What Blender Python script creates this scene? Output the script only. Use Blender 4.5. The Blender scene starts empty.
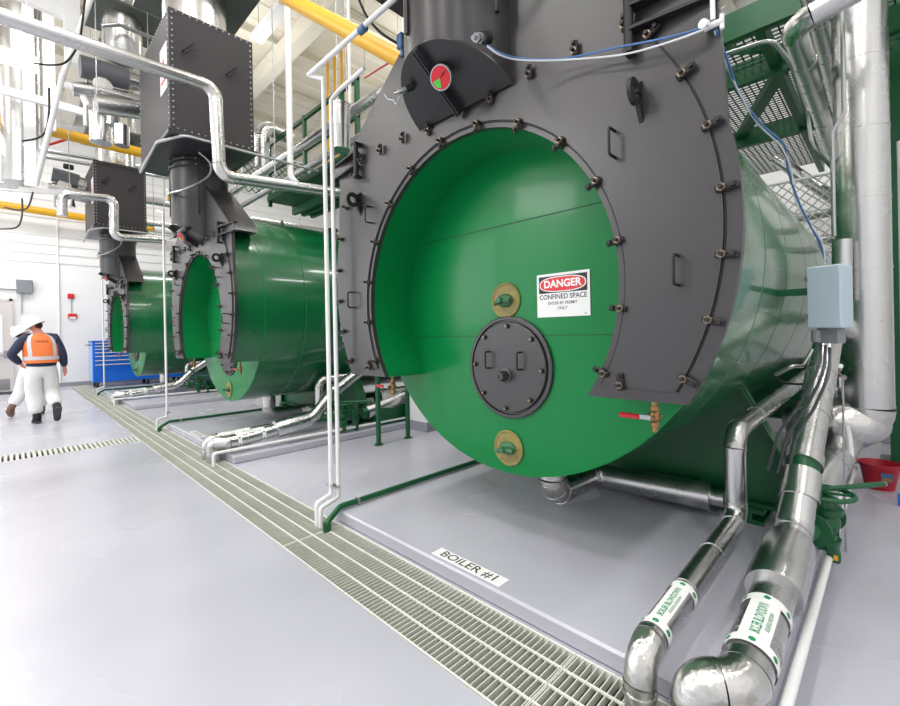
import bpy, math, random
from math import sin, cos, pi, radians, sqrt, atan2, asin
from mathutils import Vector, Matrix
random.seed(7)
C = bpy.context.scene.collection
V = Vector
# ---------------------------------------------------------------- camera model (used to turn a measured direction plus a known X/Y/Z into a place)
F, U0, V0, RO, H = 441.0, 450.0, 333.6, radians(1.1), 1.45
def ray(u, v):
    a = (u-U0)/F; b = -(v-V0)/F
    r = a*cos(RO)+b*sin(RO); p = -a*sin(RO)+b*cos(RO); s = sqrt(.5)
    return V((s+s*r, s-s*r, p))
def at(u, v, X=None, Y=None, Z=None):
    d = ray(u, v)
    t = X/d.x if X is not None else (Y/d.y if Y is not None else (Z-H)/d.z)
    return V((d.x*t, d.y*t, H+d.z*t))
# ---------------------------------------------------------------- materials
def lin(c):
    return tuple(((x/255)/12.92 if x/255 <= .04045 else ((x/255+.055)/1.055)**2.4) for x in c)+(1,)
def mat(name, rgb, rough=.5, metal=0., var=.0, vs=6., bump=0., bs=30., coat=0., emit=0., stretch=None, spec=.5, rvar=0.):
    m = bpy.data.materials.new(name); m.use_nodes = True
    nt = m.node_tree; b = nt.nodes['Principled BSDF']
    c = lin(rgb); b.inputs['Base Color'].default_value = c
    b.inputs['Roughness'].default_value = rough; b.inputs['Metallic'].default_value = metal
    b.inputs['Specular IOR Level'].default_value = spec
    b.inputs['Coat Weight'].default_value = coat; b.inputs['Coat Roughness'].default_value = .08
    if emit:
        b.inputs['Emission Color'].default_value = c; b.inputs['Emission Strength'].default_value = emit
    tc = nt.nodes.new('ShaderNodeTexCoord')
    src = tc.outputs['Object']
    if stretch:
        mp = nt.nodes.new('ShaderNodeMapping'); mp.inputs['Scale'].default_value = stretch
        nt.links.new(src, mp.inputs['Vector']); src = mp.outputs['Vector']
    if var or rvar:
        n = nt.nodes.new('ShaderNodeTexNoise'); n.inputs['Scale'].default_value = vs; n.inputs['Detail'].default_value = 5
        nt.links.new(src, n.inputs['Vector'])
        if var:
            r = nt.nodes.new('ShaderNodeMix'); r.data_type = 'RGBA'
            r.inputs[6].default_value = tuple(x*(1-var) for x in c[:3])+(1,)
            r.inputs[7].default_value = tuple(min(1, x*(1+var)) for x in c[:3])+(1,)
            nt.links.new(n.outputs['Fac'], r.inputs[0]); nt.links.new(r.outputs[2], b.inputs['Base Color'])
        if rvar:
            q = nt.nodes.new('ShaderNodeMapRange'); q.inputs[3].default_value = max(.03, rough-rvar); q.inputs[4].default_value = rough+rvar
            nt.links.new(n.outputs['Fac'], q.inputs[0]); nt.links.new(q.outputs[0], b.inputs['Roughness'])
    if bump:
        n2 = nt.nodes.new('ShaderNodeTexNoise'); n2.inputs['Scale'].default_value = bs; n2.inputs['Detail'].default_value = 3
        nt.links.new(src, n2.inputs['Vector'])
        bp = nt.nodes.new('ShaderNodeBump'); bp.inputs['Strength'].default_value = bump; bp.inputs['Distance'].default_value = .02
        nt.links.new(n2.outputs['Fac'], bp.inputs['Height']); nt.links.new(bp.outputs['Normal'], b.inputs['Normal'])
    return m
M = dict(
 green=mat('green_enamel', (0, 124, 62), .3, var=.08, vs=1.2, spec=.3, coat=.15, bump=.05, bs=1.5, rvar=.06),
 shell=mat('green_shell_paint', (14, 100, 56), .26, var=.12, vs=1.0, coat=.6, bump=.16, bs=1.1, rvar=.05),
 dgreen=mat('dark_green_paint', (3, 84, 46), .4, var=.15, vs=3),
 seamg=mat('green_seam', (0, 62, 32), .5),
 black=mat('charcoal_paint', (46, 43, 46), .34, var=.12, vs=2.2, bump=.03, bs=60, rvar=.05, spec=.8),
 blackg=mat('black_gloss_paint', (48, 46, 49), .34, var=.1, vs=3), casing=mat('matt_black_casing', (62, 59, 61), .6, var=.1, vs=2, spec=.2),
 iron=mat('black_iron', (28, 26, 27), .5, var=.2, vs=20),
 bolt=mat('bolt_steel', (138, 124, 108), .4, metal=.9, var=.2, vs=30),
 silver=mat('aluminium_jacket', (205, 205, 205), .27, metal=1, var=.05, vs=2, bump=.13, bs=5, rvar=.06),
 foil=mat('crumpled_aluminium', (206, 205, 203), .28, metal=1, bump=.7, bs=11),
 steel=mat('galvanised_conduit', (176, 178, 180), .32, metal=.9),
 white=mat('white_pipe_paint', (236, 236, 236), .35),
 wall=mat('white_wall_panel', (238, 238, 238), .55, var=.02, vs=.6),
 deck=mat('cream_roof_deck', (236, 230, 215), .6, var=.04, vs=1),
 beamc=mat('cream_steel', (232, 227, 214), .55),
 base=mat('grey_baseboard', (150, 151, 160), .5),
 yellow=mat('yellow_gas_paint', (226, 172, 36), .4),
 red=mat('red_plastic', (206, 30, 44), .35), bred=mat('bucket_red', (176, 22, 44), .38),
 dred=mat('danger_red', (222, 40, 48), .4), black_ink=mat('black_ink', (30, 28, 32), .5),
 green_ink=mat('green_ink', (10, 140, 84), .5), signw=mat('sign_white', (240, 240, 240), .4),
 lime=mat('gauge_green', (60, 200, 70), .4), brass=mat('brass', (164, 128, 86), .4, metal=.9, var=.2, vs=40),
 sealant=mat('olive_sealant', (142, 130, 72), .5, var=.45, vs=26, bump=.3, bs=40),
 plug=mat('green_casting', (44, 104, 66), .4, var=.2, vs=20),
 blue=mat('blue_enamel', (18, 104, 214), .35), lblue=mat('light_blue_side', (150, 180, 226), .4),
 rubber=mat('black_rubber', (30, 30, 32), .7), enc=mat('pale_blue_enclosure', (184, 200, 213), .4),
 encg=mat('grey_fitting', (132, 136, 142), .45), cable=mat('grey_cable', (74, 76, 80), .5),
 wblue=mat('blue_wire', (62, 110, 168), .5), wwhite=mat('white_wire', (214, 216, 220), .5),
 bright=mat('bright_grating_bar', (228, 228, 220), .35), grate=mat('galvanised_grating', (206, 207, 198), .4, metal=0, var=.15, vs=3),
 dark=mat('trench_concrete', (96, 94, 90), .9), valvec=mat('valve_grey', (96, 98, 104), .5),
 navy=mat('navy_jacket', (38, 46, 74), .75, var=.2, vs=20), orange=mat('orange_vest', (250, 128, 66), .7, var=.06, vs=20),
 reflect=mat('reflective_tape', (214, 208, 212), .4), trous=mat('white_trousers', (232, 232, 232), .8, var=.05, vs=15, bump=.4, bs=18),
 skin=mat('skin', (214, 140, 122), .55), hat=mat('hard_hat_white', (244, 244, 240), .25), hair=mat('dark_hair', (48, 38, 34), .7),
 shoe=mat('brown_leather', (118, 84, 72), .6), sole=mat('grey_rubber_sole', (74, 72, 74), .7),
 doorm=mat('grey_door', (214, 208, 206), .5), glass=mat('window_glass', (244, 247, 250), .1, coat=.3),
 steelb=mat('stainless_bar', (160, 160, 165), .3, metal=.8), mat_d=mat('door_mat_dark', (58, 52, 54), .9),
 lamp=mat('lamp_diffuser', (255, 253, 248), .5, emit=9.), bluet=mat('blue_tape', (20, 120, 220), .5),
 olive=mat('dark_olive_plate', (84, 90, 84), .5), sox=mat('gauge_blue', (70, 110, 150), .4),
 gmesh=mat('dark_grating', (40, 58, 50), .6), mesh=mat('galvanised_mesh', (205, 208, 200), .5),
)
def floor_mat():
    m = bpy.data.materials.new('epoxy_floor'); m.use_nodes = True; nt = m.node_tree; b = nt.nodes['Principled BSDF']
    tc = nt.nodes.new('ShaderNodeTexCoord'); n = nt.nodes.new('ShaderNodeTexNoise'); n.inputs['Scale'].default_value = .7; n.inputs['Detail'].default_value = 2
    nt.links.new(tc.outputs['Object'], n.inputs['Vector'])
    r = nt.nodes.new('ShaderNodeValToRGB'); r.color_ramp.elements[0].position = .3; r.color_ramp.elements[1].position = .75
    r.color_ramp.elements[0].color = lin((178, 178, 190)); r.color_ramp.elements[1].color = lin((192, 192, 203))
    nt.links.new(n.outputs['Fac'], r.inputs[0]); nt.links.new(r.outputs[0], b.inputs['Base Color'])
    q = nt.nodes.new('ShaderNodeMapRange'); q.inputs[3].default_value = .24; q.inputs[4].default_value = .3
    nt.links.new(n.outputs['Fac'], q.inputs[0]); nt.links.new(q.outputs[0], b.inputs['Roughness'])
    n2 = nt.nodes.new('ShaderNodeTexNoise'); n2.inputs['Scale'].default_value = 3.2; nt.links.new(tc.outputs['Object'], n2.inputs['Vector'])
    bp = nt.nodes.new('ShaderNodeBump'); bp.inputs['Strength'].default_value = .04; bp.inputs['Distance'].default_value = .02
    nt.links.new(n2.outputs['Fac'], bp.inputs['Height']); nt.links.new(bp.outputs['Normal'], b.inputs['Normal'])
    b.inputs['Specular IOR Level'].default_value = .6
    return m
M['floor'] = floor_mat()
# ---------------------------------------------------------------- mesh builder
class MB:
    def __init__(s): s.v = []; s.f = []; s.m = []; s.mats = []
    def mi(s, m):
        if m not in s.mats: s.mats.append(m)
        return s.mats.index(m)
    def add(s, vs, fs, m):
        o = len(s.v); k = s.mi(m); s.v += [V(x) for x in vs]; s.f += [tuple(i+o for i in f) for f in fs]; s.m += [k]*len(fs); return s
    def box(s, a, b, m, rot=None, bev=0):
        a = V(a); b = V(b); c = (a+b)/2; h = (b-a)/2
        if bev:
            # chamfered box
            vs = []; fs = []; e = bev
            for sx in (-1, 1):
                for sy in (-1, 1):
                    for sz in (-1, 1):
                        i = len(vs)
                        vs += [V((sx*h.x, sy*(h.y-e), sz*(h.z-e))), V((sx*(h.x-e), sy*h.y, sz*(h.z-e))), V((sx*(h.x-e), sy*(h.y-e), sz*h.z))]
            import bmesh
            bm = bmesh.new(); [bm.verts.new(x) for x in vs]; bmesh.ops.convex_hull(bm, input=bm.verts); bm.verts.index_update()
            bmesh.ops.dissolve_limit(bm, angle_limit=.01, verts=bm.verts, edges=bm.edges); bm.verts.index_update()
            vs = [x.co.copy() for x in bm.verts]; fs = [[x.index for x in f.verts] for f in bm.faces]; bm.free()
        else:
            vs = [V((x*h.x, y*h.y, z*h.z)) for x in (-1, 1) for y in (-1, 1) for z in (-1, 1)]
            fs = [(0, 1, 3, 2), (4, 6, 7, 5), (0, 4, 5, 1), (2, 3, 7, 6), (0, 2, 6, 4), (1, 5, 7, 3)]
        if rot is not None: vs = [rot @ x for x in vs]
        return s.add([x+c for x in vs], fs, m)
    def tube(s, path, r, m, n=16, rs=None, caps=True):
        P = [V(p) for p in path]; N = len(P); rs = rs or [r]*N
        T = []
        for i in range(N):
            a = (P[i]-P[i-1]).normalized() if i and (P[i]-P[i-1]).length > 1e-7 else None
            b = (P[i+1]-P[i]).normalized() if i < N-1 and (P[i+1]-P[i]).length > 1e-7 else None
            t = (a+b) if a is not None and b is not None else (a if a is not None else (b if b is not None else T[-1]))
            T.append(t.normalized())
        up = V((0, 0, 1)) if abs(T[0].z) < .9 else V((1, 0, 0))
        U = (up-T[0]*up.dot(T[0])).normalized(); vs = []
        for i in range(N):
            U = (U-T[i]*U.dot(T[i])).normalized(); W = T[i].cross(U)
            vs += [P[i]+(U*cos(2*pi*k/n)+W*sin(2*pi*k/n))*rs[i] for k in range(n)]
        fs = [(i*n+k, i*n+(k+1) % n, (i+1)*n+(k+1) % n, (i+1)*n+k) for i in range(N-1) for k in range(n)]
        if caps: fs += [tuple(range(n))[::-1], tuple(range((N-1)*n, N*n))]
        return s.add(vs, fs, m)
    def cyl(s, a, b, r, m, n=20, r2=None): return s.tube([a, b], r, m, n, [r, r if r2 is None else r2])
    def lathe(s, o, ax, prof, m, n=28):      # prof: (dist along axis, radius)
        o = V(o); ax = V(ax).normalized()
        P = [o+ax*d for d, r in prof]; rs = [max(r, 1e-4) for d, r in prof]
        up = V((0, 0, 1)) if abs(ax.z) < .9 else V((1, 0, 0)); U = (up-ax*up.dot(ax)).normalized(); W = ax.cross(U)
        vs = [P[i]+(U*cos(2*pi*k/n)+W*sin(2*pi*k/n))*rs[i] for i in range(len(P)) for k in range(n)]
        fs = [(i*n+k, i*n+(k+1) % n, (i+1)*n+(k+1) % n, (i+1)*n+k) for i in range(len(P)-1) for k in range(n)]
        fs += [tuple(range(n))[::-1], tuple(range((len(P)-1)*n, len(P)*n))]
        return s.add(vs, fs, m)
    def prism(s, poly, d, m):               # planar polygon (3D points) extruded by vector d
        n = len(poly); d = V(d); vs = [V(p) for p in poly]+[V(p)+d for p in poly]
        fs = [tuple(range(n))[::-1], tuple(range(n, 2*n))]+[(i, (i+1) % n, n+(i+1) % n, n+i) for i in range(n)]
        return s.add(vs, fs, m)
    def strip(s, A, B, d, m):               # solid between two open polylines of equal count, thickness d
        n = len(A); d = V(d); A = [V(x) for x in A]; B = [V(x) for x in B]
        vs = A+B+[x+d for x in A]+[x+d for x in B]; fs = []
        for i in range(n-1):
            fs += [(i, i+1, n+i+1, n+i), (2*n+i+1, 2*n+i, 3*n+i, 3*n+i+1), (i+1, i, 2*n+i, 2*n+i+1), (n+i, n+i+1, 3*n+i+1, 3*n+i)]
        fs += [(0, n, 3*n, 2*n), (2*n-1, n-1, 3*n-1, 4*n-1)]
        return s.add(vs, fs, m)
    def ball(s, c, r, m, sc=(1, 1, 1), n=12):
        c = V(c); vs = []; fs = []; k = n//2
        for i in range(k+1):
            t = pi*i/k
            for j in range(n): vs.append(c+V((r*sc[0]*sin(t)*cos(2*pi*j/n), r*sc[1]*sin(t)*sin(2*pi*j/n), r*sc[2]*cos(t))))
        for i in range(k):
            for j in range(n): fs.append((i*n+j, (i+1)*n+j, (i+1)*n+(j+1) % n, i*n+(j+1) % n))
        return s.add(vs, fs, m)
    def build(s, name, parent=None, ang=35, origin=None):
        me = bpy.data.meshes.new(name)
        off = V((0, 0, 0)); p = parent
        while p is not None: off += p.location; p = p.parent
        if origin is not None: off = V(origin)
        me.from_pydata([x-off for x in s.v], [], s.f)
        for m in s.mats: me.materials.append(M[m] if isinstance(m, str) else m)
        me.polygons.foreach_set('material_index', s.m); me.validate()
        import bmesh
        bm = bmesh.new(); bm.from_mesh(me); bmesh.ops.remove_doubles(bm, verts=bm.verts, dist=1e-5); bmesh.ops.recalc_face_normals(bm, faces=bm.faces); bm.to_mesh(me); bm.free()
        me.shade_smooth(); me.set_sharp_from_angle(angle=radians(ang)); me.update()
        o = bpy.data.objects.new(name, me); C.objects.link(o)
        if parent is not None: o.parent = parent
        elif origin is not None: o.location = off
        return o
def tag(o, label, cat, group=None):
    o['label'] = label; o['category'] = cat
    if group: o['group'] = group
    return o
def thing(name, label, cat, loc=(0, 0, 0), group=None):
    o = bpy.data.objects.new(name, None); C.objects.link(o); o.location = loc; o.empty_display_size = .1
    return tag(o, label, cat, group)
def struct(mb, name, ang=35):
    o = mb.build(name, ang=ang); o['kind'] = 'structure'; return o
def copy_tree(o, parent=None):
    c = o.copy(); C.objects.link(c); c.parent = parent
    for ch in KIDS(o): copy_tree(ch, c)
    return c
def KIDS(o): return [x for x in list(bpy.data.objects) if x.parent == o]
def dup(o, off, label):
    c = copy_tree(o); c.location = o.location+V(off); c['label'] = label; return c
def inst(src, name, parent, loc, rot=(0, 0, 0)):
    o = bpy.data.objects.new(name, src); C.objects.link(o); o.parent = parent
    off = V((0, 0, 0)); p = parent
    while p is not None: off += p.location; p = p.parent
    o.location = V(loc)-off; o.rotation_euler = rot; return o
def rounded(pts, rad, k=6):
    P = [V(p) for p in pts]; out = [P[0]]; marks = []
    for i in range(1, len(P)-1):
        a, b, c = P[i-1], P[i], P[i+1]; d1 = (a-b); d2 = (c-b); l1, l2 = d1.length, d2.length; d1.normalize(); d2.normalize()
        ang = d1.angle(d2)
        if ang > pi-.03: out.append(b); continue
        t = min(rad/math.tan(ang/2), l1*.49, l2*.49)
        p0 = b+d1*t; p2 = b+d2*t
        R = t*math.tan(ang/2); cc = b+(d1+d2).normalized()*(R/sin(ang/2)); a0 = p0-cc; a1 = p2-cc; tot = a0.angle(a1)
        ax = a0.cross(a1).normalized()
        i0 = len(out)
        for j in range(k+1): out.append(cc+Matrix.Rotation(tot*j/k, 3, ax) @ a0)
        marks.append((i0, i0+k))
    out.append(P[-1]); return out, marks
def pipe_mb(pts, r, m='silver', bend=None, bands=.0, n=20, elbow=None, k=6, mb=None, gore=False):
    mb = mb or MB(); path, marks = rounded(pts, bend if bend is not None else r*1.6, k)
    if not bands and not elbow:
        return mb.tube(path, r, m, n)
    el = elbow or m
    segs = []; prev = 0
    for a, b in marks: segs.append((prev, a, m)); segs.append((a, b, el)); prev = b
    segs.append((prev, len(path)-1, m))
    for a, b, mm in segs:
        if b <= a: continue
        if mm == el and (a, b) in marks:
            mb.tube(path[a:b+1], r*1.035, mm, n)
            if gore:
                for i in range(a+1, b, 2):
                    t = (path[i+1]-path[i-1]).normalized(); mb.tube([path[i]-t*.006, path[i]+t*.006], r*1.06, mm, n)
            continue
        A, B = path[a], path[b]; L = (B-A).length
        if L < 1e-4: continue
        mb.tube([A, B], r, mm, n)
        if bands:
            t = (B-A)/L; q = max(1, round(L/bands))
            for i in range(q+1):
                p = A+t*min(max(L*i/q, .008), L-.008)
                mb.tube([p-t*.007, p+t*.007], r+.0035, mm, n)
    return mb
def pipe(name, label, cat, pts, r, m='silver', bend=None, bands=0, n=20, elbow=None, group=None, gore=False):
    return tag(pipe_mb(pts, r, m, bend, bands, n, elbow, gore=gore).build(name), label, cat, group)
def text_geo(txt, size, ext=.0, bold=0.0, spacing=1.0):
    cu = bpy.data.curves.new('t', 'FONT'); cu.body = txt; cu.size = size; cu.align_x = 'CENTER'; cu.align_y = 'CENTER'; cu.resolution_u = 3
    cu.offset = bold; cu.space_character = spacing
    o = bpy.data.objects.new('t', cu); C.objects.link(o)
    dg = bpy.context.evaluated_depsgraph_get(); me = bpy.data.meshes.new_from_object(o.evaluated_get(dg))
    vs = [v.co.copy() for v in me.vertices]; fs = [tuple(p.vertices) for p in me.polygons]
    bpy.data.objects.remove(o); bpy.data.meshes.remove(me); return vs, fs
def put_text(mb, txt, size, o, xa, ya, m, bold=0., sx=1., spacing=1.):
    vs, fs = text_geo(txt, size, bold=bold, spacing=spacing); o = V(o); xa = V(xa); ya = V(ya)
    return mb.add([o+xa*(v.x*sx)+ya*v.y for v in vs], fs, m)
WIN = 62
BAYS = [0.0, 5.17, 11.85]; BX = [0, -.03, -.04]
YC = 1.83
# ================================================================ ROOM
X0, X1, Y0, Y1, ZC = -8.0, 12.0, -5.0, 18.6, 9.0
fl = MB()
TX0, TX1, TD = 1.31, 1.79, -.35
for a, b in (((X0, Y0), (TX0, 7.60)), ((X0, 8.04), (TX0, Y1)), ((TX1, Y0), (X1, Y1))):
    fl.box((a[0], a[1], -.06), (b[0], b[1], 0), 'floor')
fl.box((X0, 7.55, -.2), (TX0, 8.09, -.09), 'base'); fl.box((TX0-.05, Y0, TD-.05), (TX1+.05, Y1, TD), 'dark')
fl.box((TX0-.04, Y0, TD), (TX0, 7.6, -.06), 'dark'); fl.box((TX0-.04, 8.04, TD), (TX0, Y1, -.06), 'dark'); fl.box((TX1, Y0, TD), (TX1+.04, Y1, -.06), 'dark')
fl.box((X0, 7.56, -.2), (TX0, 7.6, -.06), 'dark'); fl.box((X0, 8.04, -.2), (TX0, 8.08, -.06), 'dark')
struct(fl, 'floor')
w = MB(); w.box((X0, Y1, 0), (X1, Y1+.15, ZC), 'wall')
for z in [x*.28+3.9 for x in range(19)]: w.box((X0, Y1-.03, z), (X1, Y1, z+.14), 'wall')
struct(w, 'wall_back')
w = MB(); w.box((X1, Y0, 0), (X1+.15, Y1, ZC), 'wall'); struct(w, 'wall_right')
w = MB(); w.box((X0, Y0-.15, 0), (X1, Y0, ZC), 'wall'); struct(w, 'wall_front')
w = MB(); w.box((X0-.15, Y0, 0), (X0, Y1, .8), 'wall'); w.box((X0-.15, Y0, 6.0), (X0, Y1, ZC), 'wall')
for ya, yb in ((Y0, -3.5), (.5, 1.2), (5.2, 5.9), (9.9, 10.6), (14.6, 15.0), (18.0, Y1)): w.box((X0-.15, ya, .8), (X0, yb, 6.0), 'wall')
struct(w, 'wall_left')
for i, (ya, yb) in enumerate(((-3.5, .5), (1.2, 5.2), (5.9, 9.9), (10.6, 14.6), (15.0, 18.0))):
    fr = MB()
    for a, b in ((ya, ya+.06), (yb-.06, yb), ((ya+yb)/2-.03, (ya+yb)/2+.03)): fr.box((X0-.12, a, .8), (X0-.04, b, 6.0), 'white')
    for z in (.8, 3.4, 5.94): fr.box((X0-.12, ya, z), (X0-.04, yb, z+.06), 'white')
    struct(fr, 'window_%d' % (i+1))
    d = bpy.data.lights.new('daylight', 'AREA'); d.shape = 'RECTANGLE'; d.size = 5.0; d.size_y = yb-ya; d.energy = WIN*(yb-ya)*(.10, .13, .5, .95, 1.0)[i]; d.color = (.95, .98, 1)
    o = bpy.data.objects.new('daylight', d); C.objects.link(o); o.location = (X0-.3, (ya+yb)/2, 3.4); o.rotation_euler = (0, radians(-90), 0)
struct(MB().box((.18, Y1-.02, 0), (X1, Y1, .13), 'base'), 'baseboard_back')
struct(MB().box((X1-.02, Y0, 0), (X1, Y1, .13), 'base'), 'baseboard_right')
# ceiling: ribbed deck, beams, joists
ce = MB(); y = Y0; prof = []
while y < Y1:
    prof += [(y, ZC), (y+.36, ZC), (y+.39, ZC+.035), (y+.57, ZC+.035), (y+.60, ZC)]; y += .6
ce.add([(X0, a, b) for a, b in prof]+[(X1, a, b) for a, b in prof], [(i, i+1, len(prof)+i+1, len(prof)+i) for i in range(len(prof)-1)], 'deck')
ce.box((X0, Y0, ZC+.1), (X1, Y1, ZC+.2), 'deck')
struct(ce, 'ceiling')
k = 1
def ibeam(mb, a, b, h, wd, m):
    a = V(a); b = V(b); d = (b-a).normalized(); sd = V((d.y, -d.x, 0))
    for (o0, o1, t0, t1) in ((-wd/2, wd/2, 0, .03), (-wd/2, wd/2, h-.03, h), (-.012, .012, .03, h-.03)):
        mb.prism([a+sd*o0+V((0, 0, t0)), a+sd*o1+V((0, 0, t0)), a+sd*o1+V((0, 0, t1)), a+sd*o0+V((0, 0, t1))], b-a, m)
for x in (-2.2, 1.4, 5.0, 8.6):
    b = MB(); ibeam(b, (x, Y0, ZC-.62), (x, Y1, ZC-.62), .42, .3, 'beamc'); struct(b, 'trim_%d' % k); k += 1
for y in [Y0+1.2+2.1*i for i in range(11)]:
    b = MB(); ibeam(b, (X0, y, ZC-.2), (X1, y, ZC-.2), .2, .14, 'beamc'); struct(b, 'trim_%d' % k); k += 1
# housekeeping pads
PADS = [(.33, 3.12), (5.33, 8.30), (11.0, 15.0)]
for a, b in PADS:
    p = MB(); p.box((1.80, a, 0), (9.4, b, .09), 'floor', bev=.012); struct(p, 'trim_%d' % k); k += 1
# door
d1 = MB(); d1.box((-1.15, Y1-.05, 0), (.02, Y1-.03, 2.66), 'doorm'); d1.box((-1.15, Y1-.06, 0.02), (.0, Y1-.05, .36), 'steelb')
d = d1.build('door_1'); d['kind'] = 'structure'
MB().box((-1.22, Y1-.07, 0), (-1.15, Y1, 2.74), 'doorm').box((.02, Y1-.07, 0), (.09, Y1, 2.74), 'doorm').box((-1.22, Y1-.07, 2.66), (.09, Y1, 2.74), 'doorm').build('door_frame', d)
MB().box((-.62, Y1-.062, 1.15), (-.13, Y1-.045, 2.25), 'glass').build('door_window', d)
MB().cyl((-1.1, Y1-.13, 1.08), (-.06, Y1-.13, 1.08), .022, 'steelb').box((-.12, Y1-.15, 1.0), (-.02, Y1-.05, 1.2), 'steelb', bev=.01).build('door_handle', d)
tag(MB().box((-1.1, 17.35, 0), (.14, 18.2, .012), 'mat_d').build('door_mat'), 'dark grey door mat lying on the floor in front of the grey door', 'door mat')
# ================================================================ GRATING
def grating(y0, y1):
    g = MB(); x0, x1 = TX0+.005, TX1-.005
    y = y0+.015
    while y < y1-.01:
        g.box((x0, y-.0025, -.035), (x1, y+.0025, -.001), 'grate'); y += .0305
    for i in range(5):
        x = x0+.004+(x1-x0-.008)*i/4
        g.box((x-.005, y0+.002, -.038 if i in (0, 4) else -.008), (x+.005, y1-.002, .0015), 'bright')
    g.box((x0, y0+.001, -.038), (x1, y0+.006, .0005), 'grate'); g.box((x0, y1-.006, -.038), (x1, y1-.001, .0005), 'grate')
    return g
GR = [(-.9, 1.02, 'steel floor grating panel at the bottom edge, below the BOILER #1 label'),
      (1.02, 3.0, 'steel floor grating panel from BOILER #1 label to the nearest green drain pipe'),
      (3.0, 5.2, 'steel floor grating panel beyond the nearest green drain pipe, up to the middle boiler pad'),
      (5.2, 8.1, 'steel floor grating panel in front of the middle boiler pad'),
      (8.1, 11.3, 'steel floor grating panel at the narrow cross drain'),
      (11.3, 14.8, 'steel floor grating panel in front of the farthest boiler pad'),
      (14.8, 18.5, 'last steel floor grating panel, ending at the white back wall')]
for a, b, l in GR: tag(grating(a, b).build('floor_grating'), l, 'grating', 'trench grating panels')
g = MB(); x = X0+.03
while x < TX0-.02:
    g.box((x, 7.61, -.03), (x+.03, 8.03, .0), 'grate'); x += .052
g.box((X0, 7.605, -.03), (TX0, 7.625, .001), 'grate'); g.box((X0, 8.015, -.03), (TX0, 8.035, .001), 'grate')
tag(g.build('cross_drain_grating'), 'narrow slotted drain grating crossing the pale floor towards the long trench', 'grating')
# ================================================================ BOILER
XF, XD, XE = 1.95, 2.35, 8.9        # front panel face, end plate, back end
ZS, RS = 1.87, 1.355                # shell centre height, radius
ZH, RH = 1.68, .965                 # bore of the open smoke box
def arc(yc, zc, r, a0, a1, n): return [(yc+r*cos(a0+(a1-a0)*i/n), zc+r*sin(a0+(a1-a0)*i/n)) for i in range(n+1)]
def resample(pl, N):
    L = [0]
    for a, b in zip(pl, pl[1:]): L.append(L[-1]+math.hypot(b[0]-a[0], b[1]-a[1]))
    return pl, [x/L[-1] for x in L]
def outer_outline(off=0.0):
    if off > 0:
        R = 1.445-off; zb = 1.19; a0 = asin((zb-1.88)/R); a1 = asin((2.76-1.88)/R); p = arc(0, 1.88, R, a0, a1, 26); return p+[(-y, z) for y, z in p[::-1]]
    R = 1.445-off; zc = 1.88; zb = 1.14+off*.6
    a0 = asin((zb-zc)/R); a1 = radians(14)
    right = arc(0, zc, R, a0, a1, 14)
    pts = right+[(1.385-off, 2.52), (1.37-off, 2.80), (1.20-off*.8, 2.94-off*.3), (.34, 3.57-off*.8)]
    return pts+[(-y, z) for y, z in pts[::-1]]
def inner_outline(off=0.0):
    R = RH+off; zb = 1.14+(.06 if off else 0)
    a0 = asin((zb-ZH)/R); return arc(0, ZH, R, a0, pi-a0, 60)
def cstrip(mb, outer, inner, x0, x1, m):
    O, to = resample(outer, 0); I, ti = resample(inner, 0)
    ts = sorted(set([round(t, 5) for t in to]+[round(t, 5) for t in ti]))
    def ev(P, T, t):
        for i in range(len(T)-1):
            if t <= T[i+1]+1e-9:
                q = (t-T[i])/max(1e-9, T[i+1]-T[i]); return (P[i][0]+(P[i+1][0]-P[i][0])*q, P[i][1]+(P[i+1][1]-P[i][1])*q)
        return P[-1]
    A = [ev(O, to, t) for t in ts]; B = [ev(I, ti, t) for t in ts]
    mb.strip([(x0, YC+y, z) for y, z in A], [(x0, YC+y, z) for y, z in B], (x1-x0, 0, 0), m)
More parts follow.
